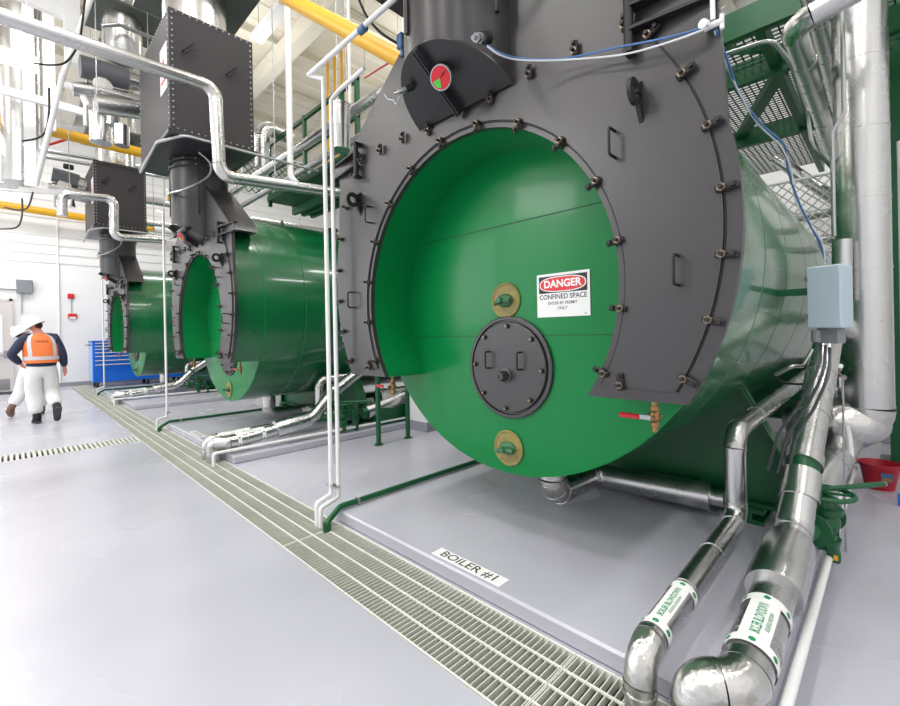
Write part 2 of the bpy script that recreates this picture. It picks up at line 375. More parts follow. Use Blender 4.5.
def boiler():
    T = thing('fire_tube_boiler', 'nearest and largest green boiler, with the red DANGER sign on its end', 'boiler', (2.0, YC, .09), 'green boilers in a row')
    # shell
    s = MB(); prof = [(0, RS-.02), (.0, RS)]
    for x in (2.9, 3.6, 4.5, 5.4, 6.6, 7.8):
        prof += [(x-XD-.012, RS), (x-XD-.006, RS-.008), (x-XD+.006, RS-.008), (x-XD+.012, RS)]
    prof += [(XE-XD, RS), (XE-XD+.02, RS-.05)]
    s.lathe((XD, YC, ZS), (1, 0, 0), prof, 'shell', 96); sh = s.build('shell', T, 20)
    # end plate with two hand holes
    e = MB(); e.lathe((XD-.012, YC, ZS), (1, 0, 0), [(0, RS-.012), (0.004, RS+.002), (.02, RS+.002), (.02, RS-.05)], 'green', 96)
    ep = e.build('end_plate', T, 30)
    q = MB()
    q.box((XD-.0145, YC-.93, 2.162), (XD-.0115, YC+.93, 2.167), 'seamg', rot=Matrix.Rotation(radians(0), 3, 'X')); q.box((XD-.0145, YC-.93, 1.426), (XD-.0115, YC+.93, 1.430), 'seamg')
    q.build('weld_seam', ep)
    for zc in (1.662, .684):
        h = MB(); xc = XD-.014; yc = YC-.025
        n = 32
        h.lathe((xc-.006, yc, zc), (1, 0, 0), [(.0, .119), (-.006, .113), (-.004, .104), (.003, .098)], 'sealant', n)
        h.lathe((xc-.002, yc, zc), (1, 0, 0), [(0, .1), (-.004, .09), (-.001, .03)], 'sealant', n)
        ho = h.build('hand_hole', T)
        h = MB(); h.ball((xc-.012, yc, zc), .06, 'plug', (.4, 1.1, .75), 20); h.cyl((xc-.06, yc, zc), (xc-.01, yc, zc), .012, 'plug', 8)
        h.tube([(xc-.05, yc+.055, zc-.02), (xc-.055, yc, zc), (xc-.05, yc-.07, zc-.005)], .016, 'plug', 8); h.cyl((xc-.085, yc, zc), (xc-.055, yc, zc), .02, 'plug', 6)
        h.build('hand_hole_cover', ho)
    # manway
    my, mz, mr = YC-.045, 1.222, .335; xm = XD-.014
    m = MB(); m.lathe((xm, my, mz), (-1, 0, 0), [(0, mr), (.018, mr), (.022, mr-.006), (.022, mr-.022), (.008, mr-.026), (.008, mr-.034), (.026, mr-.038), (.03, mr-.044), (.03, .01)], 'black', 64)
    mw = m.build('manway_cover', T, 30)
    for a in range(8):
        t = radians(22.5+45*a)-.35; y = my+cos(t)*(mr-.065); z = mz+sin(t)*(mr-.065)
        MB().cyl((xm-.03, y, z), (xm-.042, y, z), .016, 'iron', 6).cyl((xm-.042, y, z), (xm-.052, y, z), .009, 'bolt', 8).build('cover_bolt', mw)
    for yo in (.145, -.115):
        y = my+yo; z = mz+.045
        p, _ = rounded([(xm-.03, y, z+.055), (xm-.075, y, z+.055), (xm-.075, y, z-.055), (xm-.03, y, z-.055)], .014, 4)
        MB().tube(p, .006, 'iron', 8).build('cover_handle', mw)
    MB().lathe((xm-.03, my+.01, mz-.055), (-1, 0, 0), [(0, .05), (.006, .05), (.01, .034), (.06, .034), (.07, .028), (.07, .01)], 'black', 20).cyl((xm-.098, my+.01, mz-.055), (xm-.10, my+.01, mz-.055), .02, 'bolt', 10).build('sight_port', mw)
    # inner green sleeve
    s = MB(); a0 = asin((1.14-ZH)/RH); I = arc(YC, ZH, RH, a0, pi-a0, 72); J = arc(YC, ZH, RH+.012, a0, pi-a0, 72)
    s.strip([(XF+.035, y, z) for y, z in I], [(XF+.035, y, z) for y, z in J], (XD-.012-XF-.035, 0, 0), 'green'); s.build('inner_liner', T)
    s = MB(); b0 = asin((1.14-ZS)/RS); I = arc(YC, ZS, RS-.012, b0, pi-b0, 72); J = arc(YC, ZS, RS, b0, pi-b0, 72)
    s.strip([(XF+.035, y, z) for y, z in I], [(XF+.035, y, z) for y, z in J], (XD-XF-.035, 0, 0), 'shell')
    yo = RS*cos(b0); yi = RH*cos(a0)
    for sg in (-1, 1): s.box((XF+.035, min(YC+sg*yi, YC+sg*yo), 1.14), (XD-.013, max(YC+sg*yi, YC+sg*yo), 1.152), 'green')
    s.build('smokebox_casing', T)
    # front panel
    f = MB(); cstrip(f, outer_outline(), inner_outline(), XF, XF+.036, 'black'); fp = f.build('front_panel', T, 30)
    f = MB(); cstrip(f, outer_outline(.062), inner_outline(.036), XF-.012, XF, 'black'); f.build('panel_door', fp, 30)
    # dark gasket line along the seams
    f = MB()
    for pl, r in ((outer_outline(.058), .0045), (inner_outline(.032), .006)):
        f.tube([(XF-.001, YC+y, z) for y, z in pl], r, 'iron', 6)
    f.build('gasket', fp)
    # hood over the shell
    hd = MB(); top = [(1.24, 2.80), (1.17, 2.91), (.34, 3.53), (-.34, 3.53), (-1.17, 2.91), (-1.24, 2.80)]
    hd.prism([(XF+.036, YC+y, z) for y, z in top], (.33, 0, 0), 'black'); hd.build('hood', T)
    # clamps
    c = MB(); c.box((-.016, -.055, -.014), (-.0, .024, .014), 'iron', bev=.005); c.cyl((-.012, .0, 0), (-.026, .0, 0), .017, 'bolt', 6); c.cyl((-.026, .0, 0), (-.045, .0, 0), .009, 'iron', 8); c.box((-.03, -.045, -.008), (0, -.03, .008), 'iron')
    c0 = c.build('clamp'); cm = c0.data; bpy.data.objects.remove(c0)
    a0 = asin((1.2-ZH)/(RH+.045))
    for i in range(14):
        t = a0+.05+(pi-2*a0-.1)*i/13; r = RH+.024
        inst(cm, 'clamp', fp, (XF-.012, YC+r*cos(t), ZH+r*sin(t)), (t, 0, 0))
    R = 1.385; zc = 1.88; b0 = asin((1.2-zc)/R)
    for sg in (1, -1):
        for i in range(7):
            t = b0+.04+(radians(36)-b0-.04)*i/6; th = t if sg > 0 else pi-t
            inst(cm, 'clamp', fp, (XF-.012, YC+R*cos(th), zc+R*sin(th)), (th+pi, 0, 0))
        for yy in (.52, .78, 1.02): inst(cm, 'clamp', fp, (XF-.012, YC+sg*yy, 2.785), (-pi/2, 0, 0))
        pass
        inst(cm, 'clamp', fp, (XF-.012, YC+sg*.97, 1.205), (-pi/2, 0, 0))
    for yy in (-.26, .26): inst(cm, 'clamp', fp, (XF-.012, YC+yy, 2.755), (-pi/2, 0, 0))
    # lifting lugs and handles
    for (yy, zz) in ((1.05, 2.485), (-1.09, 2.45)):
        l = MB(); P0 = V((XF-.012, YC+yy, zz)); n = 20; path = []
        ring = [(XF-.085+.055*cos(2*pi*i/n), zz+.055*sin(2*pi*i/n)) for i in range(n)]
        hole = [(XF-.085+.026*cos(2*pi*i/n), zz+.026*sin(2*pi*i/n)) for i in range(n)]
        A = [(x, YC+yy, z) for x, z in ring]; B = [(x, YC+yy, z) for x, z in hole]
        l.strip(A+[A[0]], B+[B[0]], (0, .018, 0), 'iron')
        l.prism([(XF-.012, YC+yy, zz+.07), (XF-.05, YC+yy, zz+.045), (XF-.034, YC+yy, zz), (XF-.05, YC+yy, zz-.045), (XF-.012, YC+yy, zz-.11)], (0, .018, 0), 'iron')
        l.build('lifting_lug', fp)
    for (yy, zz) in ((.91, 2.35), (1.165, 1.73), (-.965, 2.285), (-1.22, 1.69)):
        y = YC+yy; p, _ = rounded([(XF-.01, y, zz+.06), (XF-.075, y, zz+.06), (XF-.075, y, zz-.06), (XF-.01, y, zz-.06)], .016, 4)
        MB().tube(p, .0065, 'iron', 8).build('panel_handle', fp)
    # davit hinges at the two shoulders
    for sg, yy, z0, z1 in ((1, 1.055, 2.68, 2.91), (-1, -1.05, 2.66, 2.89)):
        h = MB(); y = YC+yy; h.cyl((XF-.05, y, z0), (XF-.05, y, z1), .02, 'iron', 12); h.box((XF-.07, y-.02, z1), (XF-.0, y+.02, z1+.02), 'iron'); h.box((XF-.07, y-.02, z0-.02), (XF-.0, y+.02, z0), 'iron')
        for z in (z0+.07, z1-.06):
            h.prism([(XF-.07, y, z), (XF-.01, y+sg*.42, z), (XF+.04, y+sg*.42, z), (XF-.01, y, z)], (0, 0, .014), 'iron')
        h.prism([(XF+.0, y+sg*.02, z0+.07), (XF-.005, y+sg*.42, z0+.07), (XF-.005, y+sg*.42, z1-.06), (XF+.0, y+sg*.02, z1-.06)], (.01, 0, 0), 'black')
        h.build('hinge_bracket', T)
    # drain valves under the casing
    for yy in (-1.04, .96):
        x, y, z = 2.14, YC+yy, 1.0
        v = MB(); v.cyl((x, y, 1.15), (x, y, 1.08), .013, 'brass', 10); v.lathe((x, y, 1.09), (0, 0, -1), [(0, .014), (0, .021), (.018, .021), (.02, .016), (.03, .022), (.06, .023), (.07, .016), (.075, .02), (.092, .02), (.095, .013), (.12, .013), (.12, .009)], 'brass', 12); v.cyl((x, y-.03, 1.045), (x, y+.03, 1.045), .012, 'brass', 8)
        v.cyl((x, y, 1.04), (x-.045, y, 1.04), .011, 'brass', 8); vo = v.build('drain_valve', T)
        lv = MB(); lv.box((x-.052, y+.0, 1.032), (x-.045, y+.06, 1.052), 'steel'); lv.box((x-.058, y+.05, 1.03), (x-.04, y+.15, 1.054), 'red', bev=.006); lo = lv.build('valve_lever', vo)
        lo['label'] = 'red dipped lever handle'
    # saddles, skid
    for x in (3.78, 7.6):
        s = MB(); poly = [(1.30, .20), (1.36, .42), (1.18, .80), (1.05, 1.05), (.62, .67), (0, .53), (-.62, .67), (-1.05, 1.05), (-1.18, .80), (-1.36, .42), (-1.30, .20)]
        s.prism([(x, YC+a, b) for a, b in poly], (.03, 0, 0), 'dgreen')
        s.box((x-.09, YC-1.32, .19), (x+.12, YC+1.32, .215), 'dgreen')
        for sg in (-1, 1):
            s.prism([(x-.06, YC+sg*1.36, .42), (x+.09, YC+sg*1.36, .42), (x+.09, YC+sg*1.03, 1.05), (x-.06, YC+sg*1.03, 1.05)], (0, sg*.012, 0), 'dgreen')
            s.box((x-.06, YC+sg*1.33-.01, .2), (x+.09, YC+sg*1.33+.01, .44), 'dgreen')
        s.build('saddle', T)
    s = MB()
    for sg in (-1, 1):
        ibeam(s, (3.62, YC+sg*1.12, .09), (8.6, YC+sg*1.12, .09), .105, .16, 'dgreen')
    s.build('skid_rail', T)
    # small lifting eyes on top
    for x in (3.2, 5.0, 5.6, 6.3):
        MB().box((x-.01, YC-.06, ZS+RS-.01), (x+.01, YC+.06, ZS+RS+.06), 'dgreen').ball((x, YC, ZS+RS+.07), .06, 'dgreen', (.25, 1, 1)).build('lifting_eye', T)
    MB().lathe((4.0, YC-.15, ZS+RS-.03), (0, 0, 1), [(0, .09), (.07, .09), (.07, .13), (.10, .13), (.10, .02)], 'dgreen', 24).build('top_nozzle', T)
    return T
B1 = boiler()
B2 = dup(B1, (BX[1], BAYS[1], 0), 'middle one of the three green boilers in the row')
B3 = dup(B1, (BX[2], BAYS[2], 0), 'farthest and smallest looking green boiler, beside the blue tool chest')
# DANGER sign on the nearest one
sx = XD-.014; sg = MB(); y1, y0, z1, z0 = 1.558, 1.203, 1.802, 1.538
n = MB(); n.box((sx-.004, y0, z0), (sx-.0005, y1, z1), 'signw', bev=.0012); so = n.build('danger_sign', B1); so['label'] = 'white sign with black and red DANGER header'
xa = V((0, -1, 0)); ya = V((0, 0, 1)); yc = (y0+y1)/2
p = MB(); p.box((sx-.0052, y0+.016, z1-.118), (sx-.0042, y1-.016, z1-.016), 'black_ink'); p.build('sign_header', so)
p = MB()
def ell(mb, a, b, x, m, c=(yc, z1-.067), k=2.6):
    mb.prism([(x, c[0]+a*abs(cos(t))**(2/k)*(1 if cos(t) > 0 else -1), c[1]+b*abs(sin(t))**(2/k)*(1 if sin(t) > 0 else -1)) for t in [2*pi*i/48+.01 for i in range(48)]], (.0006, 0, 0), m)
ell(p, .156, .047, sx-.0062, 'signw'); ell(p, .149, .041, sx-.0072, 'dred'); p.build('danger_oval', so)
p = MB(); put_text(p, 'DANGER', .062, (sx-.0076, yc, z1-.066), xa, ya, 'signw', bold=.0022); p.build('danger_lettering', so)
p = MB(); put_text(p, 'CONFINED SPACE', .042, (sx-.0046, yc, z1-.143), xa, ya, 'black_ink', bold=.0006, sx=.93)
p.build('warning_lettering', so); p = MB(); put_text(p, 'ENTER BY PERMIT', .026, (sx-.0046, yc, z1-.181), xa, ya, 'black_ink', bold=.0002, sx=.95); p.build('permit_lettering', so); p = MB(); put_text(p, 'ONLY', .026, (sx-.0046, yc, z1-.212), xa, ya, 'black_ink', bold=.0002, sx=.95)
p.box((sx-.005, y0+.02, z0+.012), (sx-.0044, y0+.034, z0+.016), 'black_ink'); p.build('small_print', so)
# floor signs
def floor_sign(off, txt, label):
    t = MB(); t.box((1.832, 1.50+off, .0905), (1.925, 2.035+off, .0925), 'signw'); o = t.build('floor_sign'); tag(o, label, 'sign', 'boiler number signs')
    t = MB(); put_text(t, txt, .092, (1.879, 1.765+off, .0931), (0, -1, 0), (1, 0, 0), 'black_ink', sx=1.05, bold=.0005); t.build('sign_lettering', o)
floor_sign(0, 'BOILER #1', 'white floor label reading BOILER #1 in black letters on the pad edge')
floor_sign(BAYS[1]+.05, 'BOILER #2', 'faint white floor label on the middle boiler pad edge')
# ================================================================ FLUE STACK
def stack():
    T = thing('flue_stack', 'black flue duct dropping onto the nearest boiler, with round red and green gauge', 'flue', (1.95, YC, 2.8), 'black flue stacks')
    xc, yc, R = 1.965, 1.80, .36
    xl, xr, ya_, yb, zb, zt = 1.42, 2.42, .98, 2.66, 4.0, 5.5
    # casing
    b = MB(); b.box((xl, ya_, zb), (xr, yb, zt), 'casing', bev=.01)
    def riv(p, nrm):
        n = V(nrm); b.lathe(p, n, [(0, .012), (.006, .012), (.01, .006)], 'steelb', 6)
    for z in [zb+.06+i*.0725 for i in range(20)]:
        for x in (xl+.035, xr-.035): riv((x, ya_, z), (0, -1, 0))
        for y in (ya_+.035, yb-.035): riv((xl, y, z), (-1, 0, 0))
    for x in [xl+.08+i*.077 for i in range(12)]:
        for z in (zb+.03, zt-.03): riv((x, ya_, z), (0, -1, 0))
    for y in [ya_+.08+i*.08 for i in range(20)]:
        for z in (zb+.03, zt-.03): riv((xl, y, z), (-1, 0, 0))
    cs = b.build('casing', T)
    for x, z in ((1.62, 5.06), (2.13, 4.98)):
        p, _ = rounded([(x-.055, ya_, z-.06), (x-.055, ya_-.05, z-.06), (x+.055, ya_-.05, z+.08), (x+.055, ya_, z+.08)], .02, 3)
        p2, _ = rounded([(x-.055, ya_-.01, z-.06), (x-.055, ya_-.045, z-.1), (x+.055, ya_-.045, z), (x+.055, ya_-.01, z+.08)], .02, 3)
        MB().tube(p, .009, 'iron', 6).tube(p2, .007, 'iron', 6).build('casing_handle', T)
    # warning placard on the left face
    w = MB(); w.box((xl-.006, ya_+.10, 4.55), (xl-.001, ya_+.42, 5.12), 'signw'); wo = w.build('warning_placard', T); wo['label'] = 'white placard with a red and black pictogram'
    w = MB(); w.prism([(xl-.009, ya_+.16, 4.80), (xl-.009, ya_+.36, 4.80), (xl-.009, ya_+.26, 5.0)], (.002, 0, 0), 'dred'); w.prism([(xl-.011, ya_+.22, 4.82), (xl-.011, ya_+.30, 4.82), (xl-.011, ya_+.26, 4.92)], (.002, 0, 0), 'black_ink'); w.box((xl-.009, ya_+.14, 4.66), (xl-.007, ya_+.38, 4.70), 'dred'); w.build('pictogram', wo)
    # tray under the casing
    t = MB(); t.box((xl-.03, ya_-.03, zb-.05), (xr+.03, yb+.03, zb), 'blackg')
    pass
    # transition cone
    n = 32; A = []; B = []
    for i in range(n):
        a = 2*pi*i/n+pi/4; c_, s_ = cos(a), sin(a); q = 1/max(abs(c_), abs(s_))
        A.append(V(((xl+xr)/2+c_*q*.45, (ya_+yb)/2+s_*q*.74, zb-.05))); B.append(V((xc+(R-.0)*c_, yc+(R-.0)*s_, 3.93)))
    t.add(A+B, [(i, (i+1) % n, n+(i+1) % n, n+i) for i in range(n)], 'blackg'); t.build('drain_tray', T)
    # neck with bolted flanges
    nk = MB(); nk.lathe((xc, yc, 3.96), (0, 0, -1), [(0, R-.02), (.07, R-.02), (.07, R+.02), (.085, R+.02), (.085, R-.03), (.15, R-.03), (.15, R+.02), (.175, R+.02), (.175, R-.02)], 'blackg', 40)
    for i in range(16):
        a = 2*pi*i/16
        for z in (3.89, 3.81): nk.ball((xc+(R+.022)*cos(a), yc+(R+.022)*sin(a), z), .012, 'steelb', n=6)
    nk.build('neck_flange', T)
    # mitred duct (front half cut by a sloping plane that meets the boiler front)
    d = MB(); n = 48; top = []; bot = []
    zlow, xlow, slope = 2.79, XF-.012, .62
    for i in range(n+1):
        a = 2*pi*i/n; x = xc+R*cos(a); y = yc+R*sin(a)
        z = max(zlow, zlow+(xlow-x)*slope)
        top.append(V((x, y, 3.80))); bot.append(V((x, y, z)))
    d.add(top+bot, [(i, i+1, n+1+i+1, n+1+i) for i in range(n)], 'blackg')
    d.build('mitred_duct', T)
    # sloping cover plate with rim, fin
    c = MB(); rim = [p for p in bot if p.x < xlow+.001]
    a = math.acos((xlow-xc)/R); pts = []
    for i in range(41):
        t = a+(2*pi-2*a)*i/40; x = xc+(R+.022)*cos(t); y = yc+(R+.022)*sin(t); x = min(x, xlow); pts.append(V((x, y, zlow+(xlow-x)*slope)))
    nn = V((-slope, 0, -1)).normalized()
    c.prism(pts, nn*-.014, 'blackg'); c.build('cover_plate', T)
    f = MB(); x_t = xc-R-.02; p0 = V((x_t, yc, zlow+(xlow-x_t)*slope)); p1 = V((xlow, yc, zlow))
    f.prism([p0+V((0, -.012, 0)), p1+V((0, -.012, 0)), p1+nn*.06+V((0, -.012, .0)), p0+nn*.05+V((0, -.012, 0))], (0, .009, 0), 'blackg')
    f.prism([p0+V((0, .006, 0)), p1+V((0, .006, 0)), p1+nn*.06+V((0, .006, .0)), p0+nn*.05+V((0, .006, 0))], (0, .009, 0), 'blackg'); f.build('cover_fin', T)
    # vertical seam ribs on the duct
    for a in (radians(162), radians(252)):
        o = V((xc+(R+.004)*cos(a), yc+(R+.004)*sin(a), 0)); MB().box((o.x-.012, o.y-.012, 3.15), (o.x+.012, o.y+.012, 3.80), 'blackg').build('duct_seam', T)
    # gauge
    def on_plate(u, v, off=.02):
        dd = ray(u, v); t = (zlow+xlow*slope-H)/(dd.z+dd.x*slope); return V((dd.x*t, dd.y*t, H+dd.z*t))+nn*off
    ax = (nn*.55+V((-.75, -.30, -.1))).normalized(); g0 = on_plate(446, 69, .075)
    g = MB(); g.lathe(g0-ax*.09, ax, [(0, .02), (.06, .02), (.06, .062), (.09, .066), (.097, .064), (.097, .056)], 'steel', 32); go = g.build('gauge', T)
    go['label'] = 'round dial with red and green sectors'
    U = (V((0, -1, 0))-ax*ax.dot(V((0, -1, 0)))).normalized(); W = U.cross(ax)*-1
    if W.z < 0: W = -W
    fc = g0+ax*.0085
    g = MB(); g.prism([fc+U*cos(2*pi*i/32)*.057+W*sin(2*pi*i/32)*.057 for i in range(32)], ax*.001, 'red')
    g.prism([fc+ax*.0015-U*.004]+[fc+ax*.0015+U*cos(t)*.05+W*sin(t)*.05 for t in [radians(185+7*i) for i in range(11)]], ax*.0008, 'lime')
    g.tube([fc+ax*.004, fc+ax*.004+U*.04+W*.02], .0025, 'black_ink', 5); g.build('gauge_dial', go)
    # probes
    for (u, v, X, ax2, big) in ((409, 84, 1.78, V((-.6, .35, -.35)), 0), (482, 38, 1.66, V((-.8, -.2, -.45)), 1)):
        ax2.normalize(); o = on_plate(u, v, .05) if not big else at(u, v, X=X)
        p = MB(); s = 1.5 if big else 1.0
        p.cyl(o-ax2*.05*s, o-ax2*.0, .02*s, 'iron', 12); p.cyl(o, o+ax2*.02*s, .017*s, 'steel', 6); p.cyl(o+ax2*.02*s, o+ax2*.035*s, .011*s, 'steel', 10); p.cyl(o+ax2*.035*s, o+ax2*.05*s, .015*s, 'steel', 6); p.cyl(o+ax2*.05*s, o+ax2*.075*s, .007*s, 'steel', 8)
        p.build('probe', T)
    # conduit loops hung round the tray and over the neck
    cn = MB(); pth, _ = rounded([(xl-.08, yb-.4, 3.80), (xl-.08, ya_+.3, 3.91), (xl+.12, ya_-.09, 3.93), (xr+.9, ya_-.09, 3.93)], .12, 5); cn.tube(pth, .018, 'steel', 10)
    cn.build('conduit', T)
    cn = MB(); pts = [V((xc-R-.02, yc-.02, 3.45)), V((xc-R-.05, yc-.2, 3.40)), V((xc-.28, yc-R-.08, 3.43)), V((xc-.05, yc-R-.16, 3.62)), V((xc-.02, yc-R-.17, 3.80)), V((xc-.14, yc-R-.12, 3.93))]
    sm = []
    for i in range(len(pts)-1):
        a_, b_ = pts[i], pts[i+1]; pr_ = pts[max(0, i-1)]; nx = pts[min(len(pts)-1, i+2)]
        for q in range(5):
            t = q/5; sm.append(.5*((2*a_)+(-pr_+b_)*t+(2*pr_-5*a_+4*b_-nx)*t*t+(-pr_+3*a_-3*b_+nx)*t**3))
    sm.append(pts[-1]); cn.tube(sm, .014, 'steel', 8); cn.build('flexible_conduit', T)
    th = MB(); o = V((xc-R-.0, yc-.05, 3.45)); th.lathe(o, (-1, -.2, 0), [(0, .02), (.03, .02), (.03, .045), (.06, .05), (.065, .03)], 'steel', 16); th.box((o.x-.06, o.y-.02, o.z-.12), (o.x-.04, o.y+.0, o.z-.04), 'yellow'); th.build('thermowell', T)
    # round outlet above with collar plate
    u = MB(); u.lathe((1.95, 1.83, zt), (0, 0, 1), [(0, .43), (.06, .43), (.08, .40), (.55, .40), (1.05, .40)], 'silver', 40); u.build('outlet_drum', T)
    u = MB(); u.box((1.35, 1.15, 6.35), (2.65, 2.65, 6.40), 'olive'); u.build('collar_plate', T)
    u = MB(); u.lathe((1.95, 1.83, 6.40), (0, 0, 1), [(0, .40), (2.6, .40)], 'silver', 32); u.build('riser_duct', T)
    return T
S1 = stack()
S2 = dup(S1, (0, BAYS[1], 0), 'tall black riveted flue casing and duct above the middle boiler')
S3 = dup(S1, (0, BAYS[2], 0.1), 'distant black riveted flue casing and duct above the farthest boiler')
# second drum seen left of the middle casing
T = thing('duct_drum', 'round silver duct drum under a dark square collar plate, left of the middle flue casing', 'duct', (1.43, 9.15, 6.2))
MB().lathe((1.43, 9.15, 6.2), (0, 0, 1), [(0, .25), (.05, .28), (.68, .28)], 'silver', 36).build('drum', T)
MB().box((.98, 8.7, 6.88), (2.1, 9.75, 6.92), 'olive').build('collar_plate', T)
MB().lathe((1.43, 9.15, 6.92), (0, 0, 1), [(0, .26), (2.05, .26)], 'silver', 30).build('riser', T)
MB().tube(rounded([(1.1, 8.72, 6.4), (1.3, 8.68, 6.5), (2.2, 8.68, 6.5)], .1)[0], .03, 'steel', 10).build('hanger', T)
# ================================================================ BAY PIPEWORK (built for the nearest bay, copied to the others)
NAME = ['nearest', 'middle', 'farthest']
def label_band(T, A, B, r, a0, parent_name='pipe_label', txt='BOILER BLOWDOWN', side=V((0, 1, 0))):
    # white printed sleeve lying on the top of a pipe from A to B, arrow tape rings at both ends
    A = V(A); B = V(B); t = (B-A).normalized(); L = (B-A).length
    up = V((0, 0, 1)); up = (up-t*up.dot(t)).normalized(); sd = t.cross(up)
    def pos(s, ang, rr): return A+t*s+(up*cos(ang)+sd*sin(ang))*rr
    m = MB(); n = 12; w0, w1 = a0-.62, a0+.62; R = r+.0022
    vs = []; fs = []
    def patch(s0, s1, g0, g1, RR, mt, k=12):
        vs = [pos(s, g0+(g1-g0)*i/k, RR) for s in (s0, s1) for i in range(k+1)]
        m.add(vs, [(i, i+1, k+1+i+1, k+1+i) for i in range(k)], mt)
    patch(.0, L, w0, w1, R, 'signw'); o = None
    for s0 in (0, L-.045): patch(s0, s0+.045, -2.6+a0, 2.6+a0, R+.0006, 'signw', 40)
    o = m.build(parent_name, T); o['label'] = 'white label with green arrows and green lettering'
    m = MB()
    for s0 in (.0225, L-.0225):
        for g in (a0-1.0, a0, a0+1.0, a0+2.0):
            vs = [pos(s0+.012*cos(q), g+.012*sin(q)/r, R+.0016) for q in [2*pi*i/10 for i in range(10)]]
            m.add(vs, [tuple(range(10))], 'green_ink')
    m.build('flow_arrow_band', o); m = MB()
    vs, fs = text_geo(txt, r*.44, bold=.0004)
    k = (L-.13)/max(.01, (max(v.x for v in vs)-min(v.x for v in vs)))
    m.add([pos(L/2+v.x*k, a0-v.y/r*1.25, R+.0014) for v in vs], fs, 'green_ink')
    vs, fs = text_geo(txt, r*.26); m.add([pos(L/2+v.x*k, a0+.38-v.y/r, R+.0014) for v in vs], fs, 'green_ink')
    m.build('label_lettering', o)
def bay():
    out = []
    def L(o, fn): out.append((o, fn)); return o
    # pipe A
    T = thing('surface_blowdown_pipe', '', 'pipe', (1.68, .69, -.1), 'slim silver jacketed pipes with labels')
    a1 = V((1.67, .69, .22)); a2 = V((3.16, .69, .27)); a3 = V((3.16, .69, .81)); a4 = V((5.9, .62, .95))
    pipe_mb([(1.67, .69, -.25), a1, a2, a3, a4], .057, 'silver', .10, .42, 22, 'foil').build('pipe_jacket', T)
    label_band(T, (1.80, .69, .222+.002), (2.17, .69, .235), .0575, .1, txt='BOILER BLOWDOWN')
    MB().cyl((1.67, .69, .075), (1.67, .69, .088), .062, 'silver', 22).build('end_band', T)
    L(T, lambda i: ['slim silver jacketed pipe with printed label along the nearest pad', 'slim silver jacketed pipe on the middle boiler pad', 'slim pale pipe on the farthest boiler pad'][i])
    # pipe B
    T = thing('bottom_blowdown_pipe', '', 'pipe', (1.75, .5, -.1), 'thick silver jacketed pipes with labels')
    pipe_mb([(1.69, .50, -.25), (1.69, .50, .205), (1.76, .385, .21), (2.02, .385, .225), (2.48, .385, .28)], .082, 'silver', .11, .5, 26, 'foil', k=8).build('pipe_jacket', T)
    label_band(T, (1.90, .385, .2205), (2.23, .385, .251), .0845, .1)
    m = MB(); m.lathe((2.38, .385, .27), V((.99, 0, .13)), [(0, .10), (0, .108), (.02, .113), (.42, .113), (.44, .109), (.45, .085)], 'silver', 36); m.build('insulation_sleeve', T)
    m = pipe_mb([(2.78, .385, .31), (2.93, .38, .38), (3.12, .37, .58)], .082, 'silver', .12, .2, 24, 'silver'); m.cyl((3.05, .37, .50), (3.17, .37, .62), .092, 'silver', 24); m.build('valve_jacket', T)
    m = MB(); m.cyl((3.165, .37, .615), (3.215, .37, .67), .079, 'dgreen', 24); m.build('pipe_flange', T)
    m = pipe_mb([(3.20, .37, .655), (4.35, .33, 1.38), (4.9, .33, 1.44), (6.0, .33, 1.44)], .084, 'silver', .3, .4, 26); m.cyl((3.20, .37, .655), (3.27, .368, .70), .095, 'silver', 24); m.build('rising_pipe', T)
    L(T, lambda i: ['thick silver jacketed pipe with a crumpled elbow entering the grating, at the bottom right', 'thick silver jacketed pipe with elbow entering the grating before the middle boiler', 'thick pale pipe elbow entering the grating before the farthest boiler'][i])
    # green gate valve
    T = thing('green_valve', '', 'valve', (3.3, .24, .3), 'green blowdown valves with handwheels')
    x, y = 3.28, .285
    m = MB(); m.ball((x, y, .34), .075, 'dgreen', (1, 1, 1.1), 16); m.cyl((x-.16, y+.04, .33), (x+.14, y, .33), .05, 'dgreen', 16); m.cyl((x-.17, y+.04, .33), (x-.14, y+.04, .33), .088, 'dgreen', 20); m.cyl((x+.13, y, .33), (x+.16, y, .33), .088, 'dgreen', 20)
    m.lathe((x, y, .22), (0, 0, 1), [(0, .03), (0, .07), (.03, .075), (.03, .05), (.17, .05), (.17, .085), (.2, .085), (.2, .04), (.27, .03)], 'dgreen', 20)
    m.box((x-.05, y-.06, .17), (x+.05, y+.0, .26), 'dgreen', bev=.015); m.box((x-.03, y-.07, .12), (x+.03, y-.01, .18), 'dgreen', bev=.01); m.box((x-.031, y-.06, .14), (x-.028, y-.04, .17), 'yellow')
    m.build('valve_body', T)
    m = MB(); o = V((x, y, .50)); n = 32; R = .135; ring = [o+V((R*cos(2*pi*i/n), R*sin(2*pi*i/n), 0)) for i in range(n+1)]; m.tube(ring, .013, 'dgreen', 10, caps=False)
    for i in range(5):
        a = 2*pi*i/5; m.box((0, -.011, -.005), (R, .011, .005), 'dgreen')
        for v_ in m.v[-8:]: v_.x, v_.y, v_.z = (o.x+v_.x*cos(a)-v_.y*sin(a), o.y+v_.x*sin(a)+v_.y*cos(a), o.z+v_.z)
    m.cyl(o-V((0, 0, .04)), o+V((0, 0, .03)), .022, 'dgreen', 12); m.build('handwheel', T)
    m = MB(); p0 = V((x-.03, y+.02, .52)); p1 = at(884, 484, X=3.62); m.tube([p0, p1], .014, 'dgreen', 10, [.015, .015]); m.ball(p1, .016, 'steel', n=8); m.build('lever', T)
    m = MB(); m.box((x+.2, y-.05, .09), (x+.24, y+.05, .27), 'dgreen'); m.build('pipe_support', T); MB().cyl((x-.4, .42, .32), (x-.17, y+.04, .33), .05, 'dgreen', 14).build('valve_stub', T)
